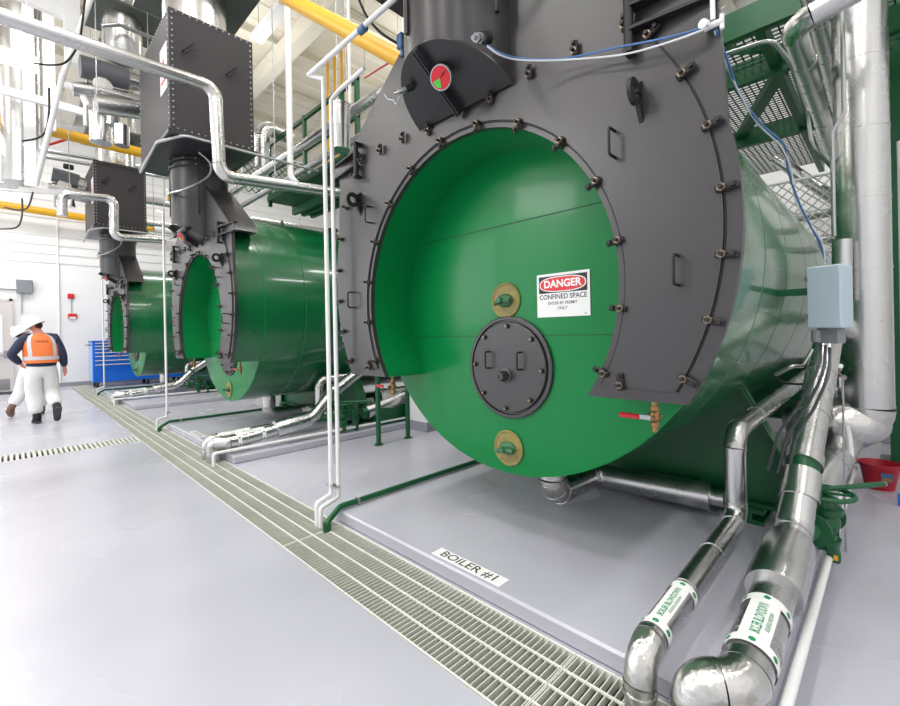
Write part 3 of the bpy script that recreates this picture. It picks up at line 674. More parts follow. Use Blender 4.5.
    L(T, lambda i: ['green valve with horizontal handwheel and long green lever, low right of the nearest boiler', 'green valve with handwheel seen between the nearest and middle boilers', 'green valve with handwheel seen between the middle and farthest boilers'][i])
    # drop pipe under boiler
    T = thing('boiler_outlet_pipe', '', 'pipe', (2.9, YC, .2), 'silver outlet pipes under the boilers')
    pipe_mb([(2.9, YC, .56), (2.9, YC, .225), (3.52, YC-.03, .225), (3.60, .95, .225)], .099, 'silver', .12, .42, 26, 'foil', gore=True).build('pipe_jacket', T)
    MB().lathe((3.60, .96, .225), V((.078, -1, 0)), [(0, .106), (.015, .106), (.015, .06), (.10, .055), (.10, .02)], 'silver', 26).build('end_cap', T)
    L(T, lambda i: ['fat silver elbow pipe dropping from the belly of the nearest boiler', 'silver elbow pipe dropping from the belly of the middle boiler', 'silver stub pipe dropping from the belly of the farthest boiler'][i])
    # white rail pipe
    m = pipe_mb([(1.62, .275, -.2), (1.62, .275, .14), (5.5, .255, .14)], .019, 'white', .03, 0, 12)
    L(tag(m.build('white_drain_pipe'), '', 'pipe', 'low white drain pipes along the pads'), lambda i: ['low white pipe running along the floor edge at the bottom right corner', 'low white pipe running over the floor beside the middle boiler pad', 'low white pipe running over the floor beside the farthest boiler pad'][i])
    # green pipe
    T = thing('green_drain_pipe', '', 'pipe', (1.66, 3.06, 0), 'green drain pipes along the pads')
    pipe_mb([(1.655, 2.99, -.2), (1.655, 2.99, .06), (1.80, 3.04, .125), (2.4, 3.06, .12), (7.5, 3.07, .12)], .022, 'dgreen', .05, 0, 14).build('pipe_run', T)
    MB().cyl((1.655, 2.99, .0), (1.655, 2.99, .06), .03, 'dgreen', 14).build('elbow_fitting', T)
    MB().cyl((1.95, 3.045, .124), (1.97, 3.045, .124), .029, 'steel', 12).box((1.95, 3.035, .09), (1.97, 3.055, .12), 'steel').build('pipe_clamp', T)
    L(T, lambda i: ['green pipe running from the grating along the left edge of the nearest pad', 'green pipe running from the grating along the left edge of the middle pad', 'green pipe stub at the left edge of the farthest pad'][i])
    # vertical white poles
    T = thing('white_riser_pipe', '', 'pipe', (1.8, 3.16, 0), 'tall white riser pipes')
    pipe_mb([(1.655, 3.14, -.2), (1.655, 3.14, .165), (1.80, 3.175, .19), (1.80, 3.175, 3.50), (1.74, 3.30, 3.56)], .017, 'white', .025, 0, 12).build('pipe_run', T)
    MB().box((1.785, 3.09, .255), (1.83, 3.22, .265), 'steel').build('pipe_clamp', T)
    L(T, lambda i: ['left one of the two tall white riser pipes in front of the nearest boiler', 'tall white riser pipe in front of the middle boiler', 'tall white riser pipe in front of the farthest boiler'][i])
    # enclosure and conduits
    T = thing('control_box', '', 'control box', (3.4, .28, 1.44), 'pale blue control boxes on the boiler flanks')
    Rz = Matrix.Rotation(radians(-14), 3, 'Z'); c0 = V((3.40, .248, 1.62))
    m = MB(); m.box(c0-V((.085, .078, .18)), c0+V((.085, .078, .18)), 'enc', bev=.006); m.v = [Rz @ (v_-c0)+c0 for v_ in m.v]; m.build('enclosure', T)
    m = MB(); m.box(c0+V((-.097, -.074, -.175)), c0+V((-.087, .078, .175)), 'enc', bev=.003); m.v = [Rz @ (v_-c0)+c0 for v_ in m.v]; bo = m.build('enclosure_door', T)
    m = MB()
    for z in (-.11, .11): m.box(c0+V((-.1, .074, z-.014)), c0+V((-.08, .09, z+.014)), 'steelb')
    m.v = [Rz @ (v_-c0)+c0 for v_ in m.v]; m.build('door_clamp', bo)
    m = MB(); m.box(c0+V((-.05, -.05, -.27)), c0+V((.06, .05, -.182)), 'encg', bev=.006); m.cyl(c0+V((-.06, .05, -.26)), c0+V((-.06, .05, -.19)), .024, 'encg', 12); m.v = [Rz @ (v_-c0)+c0 for v_ in m.v]; m.build('terminal_box', T)
    m = MB(); m.box((3.36, .34, 1.64), (3.42, .62, 1.68), 'dgreen'); m.build('support_arm', T)
    for j, (dy, ex) in enumerate(((.05, -.30), (.03, -.36), (.0, -.26))):
        p = [at(u_+7*j*(v_-330)/140+3*j, v_+3*j, X=3.18-.03*j) for u_, v_ in ((821, 344), (820, 368), (801, 402), (779, 432), (768, 470))]; p[0] = V((3.38, p[0].y*3.38/3.18, p[0].z))
        MB().tube(rounded(p, .3, 6)[0], .008, 'cable', 10).build('flexible_conduit', T)
    L(T, lambda i: ['pale blue grey control box beside the tall silver pipe, right of the nearest boiler', 'pale blue grey control box glimpsed behind the two tall white pipes', 'pale blue grey control box behind the middle boiler'][i])
    # inclined wide pipe behind valve
    T = thing('inclined_pipe', '', 'pipe', (4.2, .3, .7), 'wide silver inclined pipes behind the valves')
    a = at(812, 500, X=3.75); b = at(846, 440, X=4.75)
    pipe_mb([a, b, b+V((.8, .0, .1))], .105, 'silver', .2, .45, 26).build('pipe_jacket', T)
    MB().lathe(a, (b-a), [(0, .115), (.03, .115), (.03, .1)], 'silver', 26).cyl(a-(b-a).normalized()*.06, a, .09, 'dgreen', 22).build('end_collar', T)
    L(T, lambda i: ['wide silver pipe slanting down behind the green handwheel', 'wide silver pipe slanting behind the middle boiler valve', 'wide silver pipe slanting behind the farthest boiler valve'][i])
    for o, fn in out:
        o['label'] = fn(0)
        for i in (1, 2): dup(o, (0, BAYS[i], 0), fn(i))
bay()
# second white riser, nearest bay only
pipe('white_riser_pipe', 'right one of the two tall white riser pipes in front of the nearest boiler', 'pipe', [(1.66, 3.09, -.2), (1.66, 3.09, .14), (1.84, 3.13, .165), (1.84, 3.13, 3.33), (1.88, 3.05, 3.40), (1.90, 2.75, 3.44)], .017, 'white', .025, n=12, group='tall white riser pipes')
pipe('white_cross_pipe', 'white pipe crossing diagonally over the yellow pipe at the top centre', 'pipe', [(1.74, 3.30, 3.56), (1.74, 2.15, 3.56), (1.74, 2.12, 4.2)], .0185, 'white', .04, n=12)
pipe('blue_pipe_clamp', 'small blue clamp on the white cross pipe', 'clamp', [(1.74, 2.56, 3.545), (1.74, 2.50, 3.545)], .028, 'sox', n=12)
# ================================================================ RIGHT SIDE
T = thing('main_riser_pipe', 'big tall silver jacketed vertical pipe at the right edge with crumpled elbow', 'pipe', (4.9, .1, .7))
bx, by = 4.85, .15
pipe_mb([(bx, by, 5.2), (bx, by, .62), (bx+.02, .52, .55), (bx+.9, .56, .52)], .168, 'silver', .26, .55, 40, 'foil').build('pipe_jacket', T)
m = MB(); m.ball((bx, by+.20, .66), .27, 'foil', (.95, 1.3, .78), 28); m.build('elbow_wrap', T)
T = thing('green_platform_post', 'dark green steel post rising at the right edge behind the big silver pipe', 'post', (6.6, -.15, 0)); MB().box((6.5, -.32, 0), (6.74, .02, 5.6), 'dgreen').build('column', T); MB().box((6.4, -.4, 0), (6.84, .1, .02), 'dgreen').build('base_plate', T)
pipe('slim_side_pipe', 'slim white pipe between the big silver pipe and the green post', 'pipe', [(5.0, -.085, .0), (5.0, -.085, 2.9)], .035, 'white', bands=0, n=14)
# platform above
def plat(name, label, xs, y0, y1, z, brace=True, ext=2.5):
    T = thing(name, label, 'platform', (xs[0], (y0+y1)/2, z))
    for x, h in zip(xs, (.26, .25, .25)): MB().box((x-.04, y0, z-h), (x+.04, y1, z), 'dgreen').build('platform_beam', T)
    for y in (y0, (y0+y1)/2, y1): MB().box((xs[0], y-.04, z-.2), (xs[-1]+ext, y+.04, z-.02), 'dgreen').build('cross_beam', T)
    if brace:
        for ya, yb_ in ((y0+.9, y0+1.9), (y0+2.2, y0+3.1)):
            m = MB(); a = V((xs[1], ya, z-.12)); b = V((xs[2], yb_, z-.12)); sd = V((.05, -.05, 0)); m.prism([a-sd, a+sd, a+sd+V((0, 0, .1)), a-sd+V((0, 0, .1))], b-a, 'dgreen'); m.build('diagonal_brace', T)
            m = MB(); a = V((xs[0]+.1, yb_, z-.12)); b = V((xs[1], ya-.1, z-.12)); m.prism([a-sd, a+sd, a+sd+V((0, 0, .1)), a-sd+V((0, 0, .1))], b-a, 'dgreen'); m.build('diagonal_brace', T)
    g = MB(); x = xs[0]
    while x < xs[-1]+ext: g.box((x, y0, z), (x+.014, y1, z+.012), 'gmesh'); x += .075
    y = y0
    while y < y1: g.box((xs[0], y, z+.004), (xs[-1]+ext, y+.014, z+.012), 'gmesh'); y += .075
    g.build('walkway_grating', T)
    return T
plat('access_platform', 'green steel platform with open grating overhead at the upper right', (4.95, 5.95, 8.0), -1.5, 3.2, 4.46)
P2 = plat('access_platform', 'green steel platform with guard rail behind the white pipes, between nearest and middle boilers', (4.2, 4.4, 4.6), 5.45, 8.7, 4.22, False, .1)
for x, a, b in ((3.65, 5.45, 8.6),):
    for y in (5.48, 5.9, 7.1, 8.55): MB().box((x-.03, y-.03, 4.0), (x+.03, y+.03, 5.25), 'dgreen').build('rail_post', P2)
    for z in (4.66, 5.20): MB().box((x-.025, a, z-.03), (x+.025, b, z+.03), 'dgreen').build('guard_rail', P2)
    MB().box((x-.04, a, 4.1), (4.2, b, 4.2), 'dgreen').build('edge_beam', P2)
def screen(name, label, o, ux, w, h, m1='mesh'):
    T = thing(name, label, 'mesh screen', o); o = V(o); ux = V(ux)
    fr = MB()
    for a, b in (((0, 0), (w, 0)), ((w, 0), (w, h)), ((w, h), (0, h)), ((0, h), (0, 0))): fr.tube([o+ux*a[0]+V((0, 0, a[1])), o+ux*b[0]+V((0, 0, b[1]))], .022, 'white', 8)
    fr.build('screen_frame', T)
    g = MB(); s = -h
    while s < w:
        for d in (1, -1):
            a0, a1 = max(0, s), min(w, s+h)
            if a1-a0 < .02: continue
            p = [o+ux*a+V((0, 0, (a-s) if d > 0 else h-(a-s))) for a in (a0, a1)]; g.tube(p, .011, m1, 4)
        s += .15
    g.build('wire_mesh', T)
screen('mesh_screen', 'green diamond mesh guard panel above the middle boiler shell', (3.55, 9.7, 4.55), (1, 0, 0), 1.5, .95, 'dgreen')
screen('mesh_screen', 'pale diamond mesh panel behind the nearest boiler, left of the big silver pipe', (8.95, .55, 2.6), (0, 1, 0), .9, 1.2)
# overhead pipes at right
pipe('overhead_silver_pipe', 'silver pipe with an elbow under the overhead grating, left of the big silver pipe', 'pipe', [(4.0, -.6, 3.83), (4.0, .47, 3.60), (9.5, .47, 3.60)], .078, 'silver', .11, .5, 22)
pipe('overhead_silver_pipe', 'wide silver pipe running away beneath the platform, touching the big pipe in view', 'pipe', [(4.2, .39, 4.06), (10.5, .39, 4.06)], .09, 'silver', None, .7, 22)
pipe('conduit_run', 'thin bent conduit crossing below the overhead grating', 'conduit', [at(713, 58, X=3.6), at(772, 39, X=3.6), at(790, 62, X=3.9), at(808, 118, X=4.6), at(812, 145, X=4.6), at(832, 168, X=4.9)], .014, 'steel', .08, n=8)
pipe('conduit_run', 'thin vertical conduit with an offset bend left of the big silver pipe', 'conduit', [at(842, 0, X=4.2), at(844, 113, X=4.2), at(832, 133, X=4.2), at(834, 236, X=4.2)], .014, 'steel', .06, n=8)
pipe('background_pipe', 'silver pipe slanting behind the nearest boiler towards the big silver pipe', 'pipe', [at(775, 158, X=9.3), at(850, 210, X=9.3)], .09, 'silver', bands=.8, n=16)
pipe('capped_pipe', 'short silver vertical pipe just above the pale blue control box', 'pipe', [at(842, 240, X=4.6), at(842, 300, X=4.6)], .062, 'silver', n=20)
for z, lab in ((3.1, 'lower grey horizontal pipe behind the overhead platform'), (3.6, 'upper grey horizontal pipe behind the overhead platform')):
    pipe('background_pipe', lab, 'pipe', [(11.0, -1.5, z), (11.0, 4.6, z)], .09, 'steel', n=12)
# cable bundle and fitting at the plate's right
f0 = at(713, 25, X=1.93)
T = thing('white_conduit_fitting', 'white conduit elbow fitting at the top right corner of the nearest boiler front', 'fitting', f0)
MB().cyl(f0+V((0, 0, .02)), f0+V((0, 0, .9)), .009, 'white', 10).build('conduit_tube', T)
m = MB(); m.lathe(f0+V((-.02, .02, -.0)), (-1, .2, -.1), [(0, .01), (0, .017), (.024, .017), (.024, .009)], 'white', 14); m.cyl(f0+V((0, -.035, 0)), f0+V((0, .03, 0)), .012, 'white', 10); m.cyl(f0+V((-.0, -.03, -.03)), f0+V((0, -.03, .025)), .008, 'white', 8); m.build('elbow_box', T)
def cable(name, label, pts, r, m, g=None):
    P = [V(p) for p in pts]; sm = []
    for i in range(len(P)-1):
        a_, b_ = P[i], P[i+1]; p_ = P[max(0, i-1)]; n_ = P[min(len(P)-1, i+2)]
        for q in range(6):
            t = q/6; sm.append(.5*((2*a_)+(-p_+b_)*t+(2*p_-5*a_+4*b_-n_)*t*t+(-p_+3*a_-3*b_+n_)*t**3))
    sm.append(P[-1]); return tag(MB().tube(sm, r, m, 8).build(name), label, 'cable', g)
cable('sensor_cable', 'white sensor cable draped across the nearest black front to the white fitting', [at(487, 46, X=1.60), at(500, 55, X=1.66), at(520, 60, X=1.78), at(560, 60, X=1.86), at(620, 55, X=1.88), at(670, 42, X=1.88), at(708, 28, X=1.9)], .0042, 'wwhite')
cable('sensor_cable', 'blue sensor cable draped across the nearest black front to the white fitting', [at(487, 45, X=1.60), at(500, 53, X=1.66), at(520, 58, X=1.78), at(560, 59, X=1.86), at(620, 47, X=1.88), at(670, 37, X=1.88), at(708, 26, X=1.9)], .0042, 'wblue')
cable('sensor_cable', 'blue cable hanging down the right flank of the nearest boiler', [at(716, 30, X=1.93), at(728, 62, X=2.1), at(740, 95, X=2.3), at(762, 125, X=2.7), at(784, 145, X=3.0), at(788, 170, X=3.1), at(800, 205, X=3.2), at(818, 240, X=3.3), at(826, 262, X=3.35)], .0055, 'wblue')
cable('sensor_cable', 'pale cable twisted beside the blue one on the right flank', [at(715, 31, X=1.93), at(724, 60, X=2.1), at(742, 98, X=2.3), at(758, 124, X=2.7), at(781, 147, X=3.0), at(791, 170, X=3.1), at(797, 205, X=3.2), at(821, 240, X=3.3), at(825, 264, X=3.35)], .004, 'wwhite')
cable('sensor_cable', 'thin grey wire dangling left of the red and green gauge', [at(404, 90, X=1.73), at(400, 95, X=1.80), at(396, 104, X=1.84), at(393, 100, X=1.86), at(388, 99, X=1.88), at(384, 94, X=1.9)], .0028, 'wwhite')
# bucket
T = thing('bucket', 'red plastic bucket standing on the grey floor at the right edge', 'bucket', (5.48, .09, 0))
R0 = .095; o = V((5.48, .09, 0)); n = 36
m = MB(); m.lathe(o, (0, 0, 1), [(0, .085), (.0, .10), (.15, .125), (.20, .135), (.205, .15), (.225, .152), (.228, .14), (.205, .132), (.03, .092), (.03, .01)], 'bred', n); m.build('pail', T)
m = MB(); m.box(o+V((-.128, -.085, .09)), o+V((-.118, -.01, .165)), 'sox'); m.box(o+V((-.130, -.08, .092)), o+V((-.12, -.015, .125)), 'brass'); m.build('bucket_label', T)
m = MB(); m.tube([o+V((.15*cos(t), .155*sin(t), .215-.03*sin(abs(t))**2)) for t in [radians(-90+10*i) for i in range(19)]], .005, 'bred', 6); m.build('bail_handle', T)
tag(MB().box((5.02, -.10, .0), (5.40, -.02, .002), 'bluet').build('floor_tape'), 'short strip of blue tape stuck to the floor by the red bucket', 'tape')
pipe('support_rod', 'thin steel rod standing on the floor behind the green handwheel', 'rod', [at(846, 552, Z=.0), at(846, 552, Z=.0)+V((0, 0, 1.1))], .006, 'steel', n=8)
cable('cloth_strip', 'white cloth strip hanging beside the crumpled silver elbow', [at(846, 425, X=4.4), at(850, 455, X=4.4), at(843, 475, X=4.3), at(838, 500, X=4.2)], .022, 'signw')
tag(MB().box((7.6, -3.0, 0), (9.0, .1, .09), 'floor', bev=.012).build('equipment_pad'), 'low grey concrete pad behind the red bucket', 'pad')
# cluster of small fittings behind elbow and clamps beside the shell
T = thing('gauge_cluster', 'cluster of small brass and steel instrument fittings under the pale blue control box', 'fitting', (4.2, .25, 1.1))
for i in range(9):
    c0 = at(832+random.uniform(-8, 12), 358+random.uniform(0, 42), X=4.1+random.uniform(-.1, .3))
    ax = V((random.uniform(-1, 1), random.uniform(-1, 1), random.uniform(-1, 1))); MB().lathe(c0, ax, [(0, .008), (0, .018), (.02, .018), (.02, .012), (.05, .012), (.05, .02), (.065, .02), (.065, .005)], ['brass', 'steel', 'steelb'][i % 3], 8).build('instrument_fitting', T)
pipe('conduit_run', 'bent steel conduit with couplings below the nearest boiler shell, right side', 'conduit', [at(775, 375, X=3.9), at(792, 366, X=3.9), at(803, 366, X=4.0), at(812, 350, X=4.1)], .014, 'steel', .05, n=8)
cable('hanging_cable', 'thin black cable sagging under the right flank of the nearest boiler', [at(776, 376, X=3.9), at(782, 382, X=3.9), at(795, 384, X=3.95), at(806, 384, X=4.0)], .008, 'iron')
# ================================================================ BETWEEN BAYS
T = thing('green_pipe_stand', 'green pipe stand with two legs on the floor left of the nearest boiler', 'stand', (3.6, 4.8, 0))
for x in (3.43, 3.93): MB().cyl((x, 4.8, 0), (x, 4.8, 1.25), .033, 'dgreen', 14).cyl((x, 4.8, 0), (x, 4.8, .012), .06, 'dgreen', 14).build('leg', T)
MB().cyl((3.3, 4.8, 1.22), (4.2, 4.8, 1.22), .03, 'dgreen', 12).build('crossbar', T)
T = thing('wall_column', 'white square building column with grey base between the nearest and middle boilers', 'column', (4.58, 5.12, 0))
MB().box((4.34, 4.86, 0), (4.80, 5.25, ZC-.62), 'wall').build('shaft', T); MB().box((4.33, 4.85, 0), (4.81, 5.26, .14), 'base').build('skirting', T)
pipe('background_pipe', 'thick silver horizontal pipe low behind the green pipe stand', 'pipe', [(4.0, 5.6, .5), (8, 5.5, .5)], .12, 'silver', bands=.6, n=20)
pipe('background_pipe', 'dark green horizontal pipe behind the green pipe stand', 'pipe', [(3.9, 5.6, .85), (8, 5.5, .85)], .05, 'dgreen', n=16)
tag(MB().box((3.9, 5.42, .09), (5.9, 5.72, .36), 'dgreen', bev=.01).build('green_pump_base'), 'dark green machine base on the pad behind the green pipe stand', 'machine base')
# boxes under the middle boiler
tag(MB().box(at(263, 407, Y=7.4), at(263, 407, Y=7.4)+V((.22, .3, .25)), 'doorm', bev=.01).build('junction_box'), 'pale grey junction box hanging below the middle boiler', 'box')
# ================================================================ OVERHEAD, LEFT AND CENTRE
pipe('overhead_silver_pipe', 'long silver jacketed pipe crossing the upper left and dropping beside the middle flue casing', 'pipe', [(-2.5, 5.45, 4.25), at(215, 88, Y=5.45), at(220, 176, Y=5.45), at(346, 194, Y=5.45)], .070, 'silver', .13, .55, 24, 'foil')
pipe('overhead_silver_pipe', 'smaller pale pipe dropping in a step in front of the farthest flue casing', 'pipe', [at(62, 216, Y=11.8), at(62, 194, Y=11.8), at(114, 199, Y=11.8), at(114, 237, Y=11.8), at(165, 240, Y=11.8)], .085, 'silver', .13, .8, 20, 'silver')
pipe('gas_pipe', 'broad yellow gas pipe slanting across the top centre to the nearest flue', 'pipe', [at(285, -3, Y=5.3), at(408, 62, Y=2.9)], .085, 'yellow', n=24, group='yellow gas pipes')
pipe('gas_pipe', 'yellow gas pipe crossing the upper left in front of the farthest flue casing', 'pipe', [(-2.0, 12.6, 5.95), (9.0, 12.6, 5.85)], .11, 'yellow', n=20, group='yellow gas pipes')
pipe('gas_pipe', 'yellow gas pipe running low along the white back wall', 'pipe', [(-1.5, 18.1, 5.45), (9.0, 18.1, 5.15)], .11, 'yellow', n=20, group='yellow gas pipes')
for i, (u, lab) in enumerate(((328, 'left one of the thin yellow vertical pipes behind the white cross pipe'), (335, 'second from left of the thin yellow vertical pipes'), (342, 'third from left of the thin yellow vertical pipes'), (347, 'rightmost of the thin yellow vertical pipes at the top centre'))):
    a = at(u, 90, X=6.2); pipe('yellow_vertical_pipe', lab, 'pipe', [(a.x, a.y, 5.0), (a.x, a.y, 9.0)], .035, 'yellow', n=10, group='thin yellow vertical pipes')
a = at(289, 100, X=2.9)
pipe('white_hanger_pipe', 'thick white vertical pipe hanging from the top right of the middle flue casing', 'pipe', [(a.x, a.y, 8.8), (a.x, a.y, 3.75), (a.x+.12, a.y-.05, 3.62), (a.x+1.1, a.y-.3, 3.62)], .044, 'white', .1, n=16)
a = at(349, 50, X=3.0)
pipe('white_hanger_pipe', 'slim grey white vertical pipe left of the nearest flue, top centre', 'pipe', [(a.x, a.y, 4.3), (a.x, a.y, 8.8)], .02, 'white', n=12)
pipe('insulated_pipe', 'short fat silver capped pipe standing beside the nearest black front shoulder', 'pipe', [at(341, 150, X=2.15), at(341, 112, X=2.15), at(341, 104, X=2.15)], .08, 'silver', bands=.2, n=24)
pipe('insulated_pipe', 'silver vertical pipe with rounded top right of the middle flue casing', 'pipe', [at(262, 168, X=3.4), at(262, 126, X=3.4), at(262, 126, X=3.4)+V((.6, .1, 0))], .13, 'silver', .2, .4, 20)
pipe('cable_tray_pipe', 'upper silver pipe running away above the green guard rail', 'pipe', [(3.3, 4.2, 4.45), (3.3, 11.0, 4.45)], .07, 'silver', bands=.6, n=16)
pipe('cable_tray_pipe', 'lower silver pipe running away above the green guard rail', 'pipe', [(3.45, 4.2, 4.18), (3.45, 11.0, 4.18)], .05, 'steel', bands=.6, n=16)
for i, z in enumerate((4.2, 4.55, 5.4)):
    pipe('background_pipe', ['lowest', 'middle', 'highest'][i]+' pale horizontal pipe behind the green platform rail', 'pipe', [(2.6, 13.0+i, z), (10, 13.0+i, z)], .08, 'silver' if i else 'white', n=14)
pipe('red_sprinkler_pipe', 'thin red sprinkler pipe under the roof near the top centre', 'pipe', [at(365, 78, X=5.2), at(398, 57, X=4.5)], .018, 'red', n=10)
pipe('red_sprinkler_pipe', 'thin red sprinkler pipe at the upper left behind the yellow gas pipe', 'pipe', [at(38, 148, Y=14), at(94, 131, Y=14)], .03, 'red', n=10)
# transmitter at the top
o = at(402, 42, X=1.9)
T = thing('blue_transmitter', 'small blue instrument housing left of the nearest flue duct', 'instrument', o)
MB().box(o+V((-.03, -.03, -.05)), o+V((.03, .03, .05)), 'sox', bev=.008).build('housing', T); MB().cyl(o+V((0, 0, -.1)), o+V((0, 0, -.05)), .014, 'sox', 10).build('stem', T)
cable('black_cable', 'black cable curving down to the blue instrument at the top centre', [at(357, -5, X=1.8), at(366, 15, X=1.8), at(380, 32, X=1.8), at(398, 44, X=1.88)], .009, 'rubber')
# big vertical silver ducts upper left
for (u, r, Y, zb, lab) in ((18, .26, 12.2, 4.6, 'widest bright silver vertical duct at the upper left'), (39, .12, 12.4, 5.4, 'greenish silver vertical duct right of the widest duct, upper left'), (3, .2, 12.6, 4.6, 'silver vertical duct cut by the left picture edge')):
    a = at(u, 100, Y=Y); pipe('vertical_duct', lab, 'duct', [(a.x, a.y, 8.9), (a.x, a.y, zb)], r, 'silver', bands=.8, n=32)
def bar(name, label, cat, a, b, w, h, m):
    a = V(a); b = V(b); d = b-a; sd = V((d.y, -d.x, 0)).normalized()*w/2; mb = MB(); mb.prism([a-sd, a+sd, a+sd+V((0, 0, h)), a-sd+V((0, 0, h))], d, m); return tag(mb.build(name), label, cat)
bar('white_crossbeam', 'wide white steel crossbeam in the top left corner', 'beam', at(0, -8, Y=9.2), at(80, 26, Y=9.2), .1, .26, 'white')
bar('white_crossbeam', 'white steel crossbeam below the fluorescent lamp at the upper left', 'beam', at(-5, 92, Y=11.6), at(92, 118, Y=11.6), .1, .14, 'white')
bar('white_crossbeam', 'long thin white strut level with the far lamps at the left', 'beam', at(-5, 190, Y=13.6), at(165, 203, Y=13.6), .08, .12, 'white')
a = at(73, 30, Y=9.2); tag(MB().box((a.x-.11, a.y-.06, a.z-.55), (a.x+.09, a.y+.06, ZC), 'white').build('white_hanger_plate'), 'broad white hanger plate joining the top left crossbeam', 'beam')
for u, v0, v1, lab in ((29, 105, 186, 'left white vertical stanchion below the upper left crossbeam'), (48, 20, 130, 'right white vertical stanchion below the upper left crossbeam')):
    a = at(u, v0, Y=12.0); b = at(u, v1, Y=12.0); tag(MB().box((a.x-.09, a.y-.05, b.z), (a.x+.09, a.y+.05, ZC), 'white').build('white_stanchion'), lab, 'beam')
pipe('white_diagonal_rod', 'long white rod slanting down through the upper left pipework', 'rod', [at(92, -4, Y=8.6), at(63, 75, Y=8.6), at(36, 185, Y=9.2)], .035, 'white', n=12)
cable('black_cable', 'black cable looping from the upper left lamp', [at(85, -3, Y=8.4), at(82, 25, Y=8.4), at(78, 45, Y=8.4), at(66, 62, Y=8.4), at(50, 65, Y=8.4), at(33, 63, Y=8.4)], .014, 'rubber')
cable('black_cable', 'black cable looping from the second lamp past the yellow gas pipe', [at(49, 88, Y=10.4), at(49, 112, Y=10.4), at(46, 130, Y=10.4), at(38, 138, Y=10.4), at(22, 141, Y=10.4)], .016, 'rubber')
cable('black_cable', 'grey cable looping below the third lamp on the left', [at(33, 192, Y=13.0), at(28, 207, Y=13.0), at(18, 210, Y=13.0), at(4, 207, Y=13.0)], .016, 'cable')
cable('black_cable', 'grey cable looping below the lowest lamp on the left', [at(22, 196, Y=12.8), at(22, 215, Y=12.8), at(17, 227, Y=12.8), at(0, 229, Y=12.8)], .016, 'cable')
# valve trains
def valve_train(Y, k, ou, ov, label):
    T = thing('valve_train', label, 'valve', at(ou+30*k, ov, Y=Y))
    A = lambda u, v, dy=0: at(ou+u*k, ov+v*k, Y=Y+dy)
    s = .0098*k*Y/9
    MB().tube([A(0, 0), A(18, 5), A(48, 14)], 1.05*.16, 'valvec', 18).build('actuator_body', T)
    MB().tube([A(48, 14), A(68, 20)], .13, 'silver', 18).build('outlet_pipe', T)
    MB().lathe(A(22, 22), (0, -1, 0), [(0, .12), (.1, .13), (.1, .05)], 'silver', 20).build('valve_body', T)
    MB().tube([A(-8, 22), A(20, 26), A(68, 38)], .11, 'silver', 18).build('lower_pipe', T)
    MB().tube([A(34, 60), A(34, 42), A(66, 48)], .10, 'silver', 18).build('branch_pipe', T)
    MB().cyl(A(6, 14), A(6, 60), .03, 'steel', 10).cyl(A(46, 16), A(46, 40), .02, 'steel', 10).cyl(A(66, 20), A(66, 70), .02, 'steel', 8).build('drain_tube', T)
    MB().tube([A(-20, 17), A(0, 24), A(8, 40)], .05, 'white', 12).build('white_branch', T)
    MB().box(A(30, -10)-V((.1, .05, .02)), A(30, -10)+V((.1, .05, .1)), 'iron', bev=.02).build('positioner', T)
    return T
valve_train(8.9, 1.0, 80, 66, 'grey actuated valve and silver pipework left of the middle flue casing')
valve_train(14.2, .55, 52, 174, 'small grey actuated valve and pipework left of the farthest flue casing')
pipe('background_pipe', 'fat silver pipe running into the left side of the middle flue casing', 'pipe', [at(96, 104, Y=8.6), at(150, 112, Y=8.6)], .14, 'silver', bands=.5, n=20)
pipe('background_pipe', 'fat pale vertical pipe hanging left of the middle flue casing', 'pipe', [at(101, 118, Y=9.4), at(101, 143, Y=9.4)], .16, 'silver', n=20)
pipe('background_pipe', 'silver upright drum pipe directly left of the middle flue casing', 'pipe', [at(122, 126, Y=8.4), at(122, 146, Y=8.4)], .10, 'silver', n=20)
for i, (v, lab) in enumerate(((160, 'upper thin pipe behind the farthest flue casing'), (166, 'lower thin pipe behind the farthest flue casing'))):
    pipe('background_pipe', lab, 'pipe', [at(40, v-10, Y=15.5), at(170, v+12, Y=15.5)], .05, 'steel', n=10)
# lamps
def lamp(c, l, w, along, label, pw):
    T = thing('linear_lamp', label, 'lamp', c, 'linear ceiling lamps'); c = V(c); hx, hy = (l/2, w/2) if along == 'x' else (w/2, l/2)
    MB().box(c+V((-hx, -hy, .0)), c+V((hx, hy, .07)), 'white', bev=.01).build('lamp_housing', T)
    MB().box(c+V((-hx+.02, -hy+.02, -.03)), c+V((hx-.02, hy-.02, .0)), 'lamp' if pw > 20 else 'white').build('lamp_diffuser', T)
    for s in (-1, 1):
        q = c+V((s*hx*.8, 0, .07)) if along == 'x' else c+V((0, s*hy*.8, .07)); MB().cyl(q, (q.x, q.y, ZC), .008, 'steel', 6).build('suspension_rod', T)
    d = bpy.data.lights.new('lamp_light', 'AREA'); d.shape = 'RECTANGLE'; d.size = hx*2; d.size_y = hy*2; d.energy = pw; d.color = (1, .985, .96)
    o = bpy.data.objects.new('lamp_light', d); C.objects.link(o); o.location = (0, 0, -.04); o.parent = T
lamp((-.25, 8.85, 5.5), 1.25, .34, 'x', 'brightest suspended lamp, cut by the left edge near the top', 34)
lamp((-.2, 12.4, 5.5), 1.25, .34, 'x', 'second suspended lamp at the left, below the yellow gas pipe', 34)
lamp((-.2, 16.6, 5.4), 1.25, .34, 'x', 'third suspended lamp at the left, by the back wall', 24)
lamp((-.75, 16.9, 4.75), 1.25, .3, 'x', 'lowest lamp glimpsed at the left edge against the back wall', 14)
c = at(270, 24, Z=8.1); lamp(c, 1.5, .3, 'y', 'white strip lamp under the roof right of the middle flue casing', 8)
LW = 100
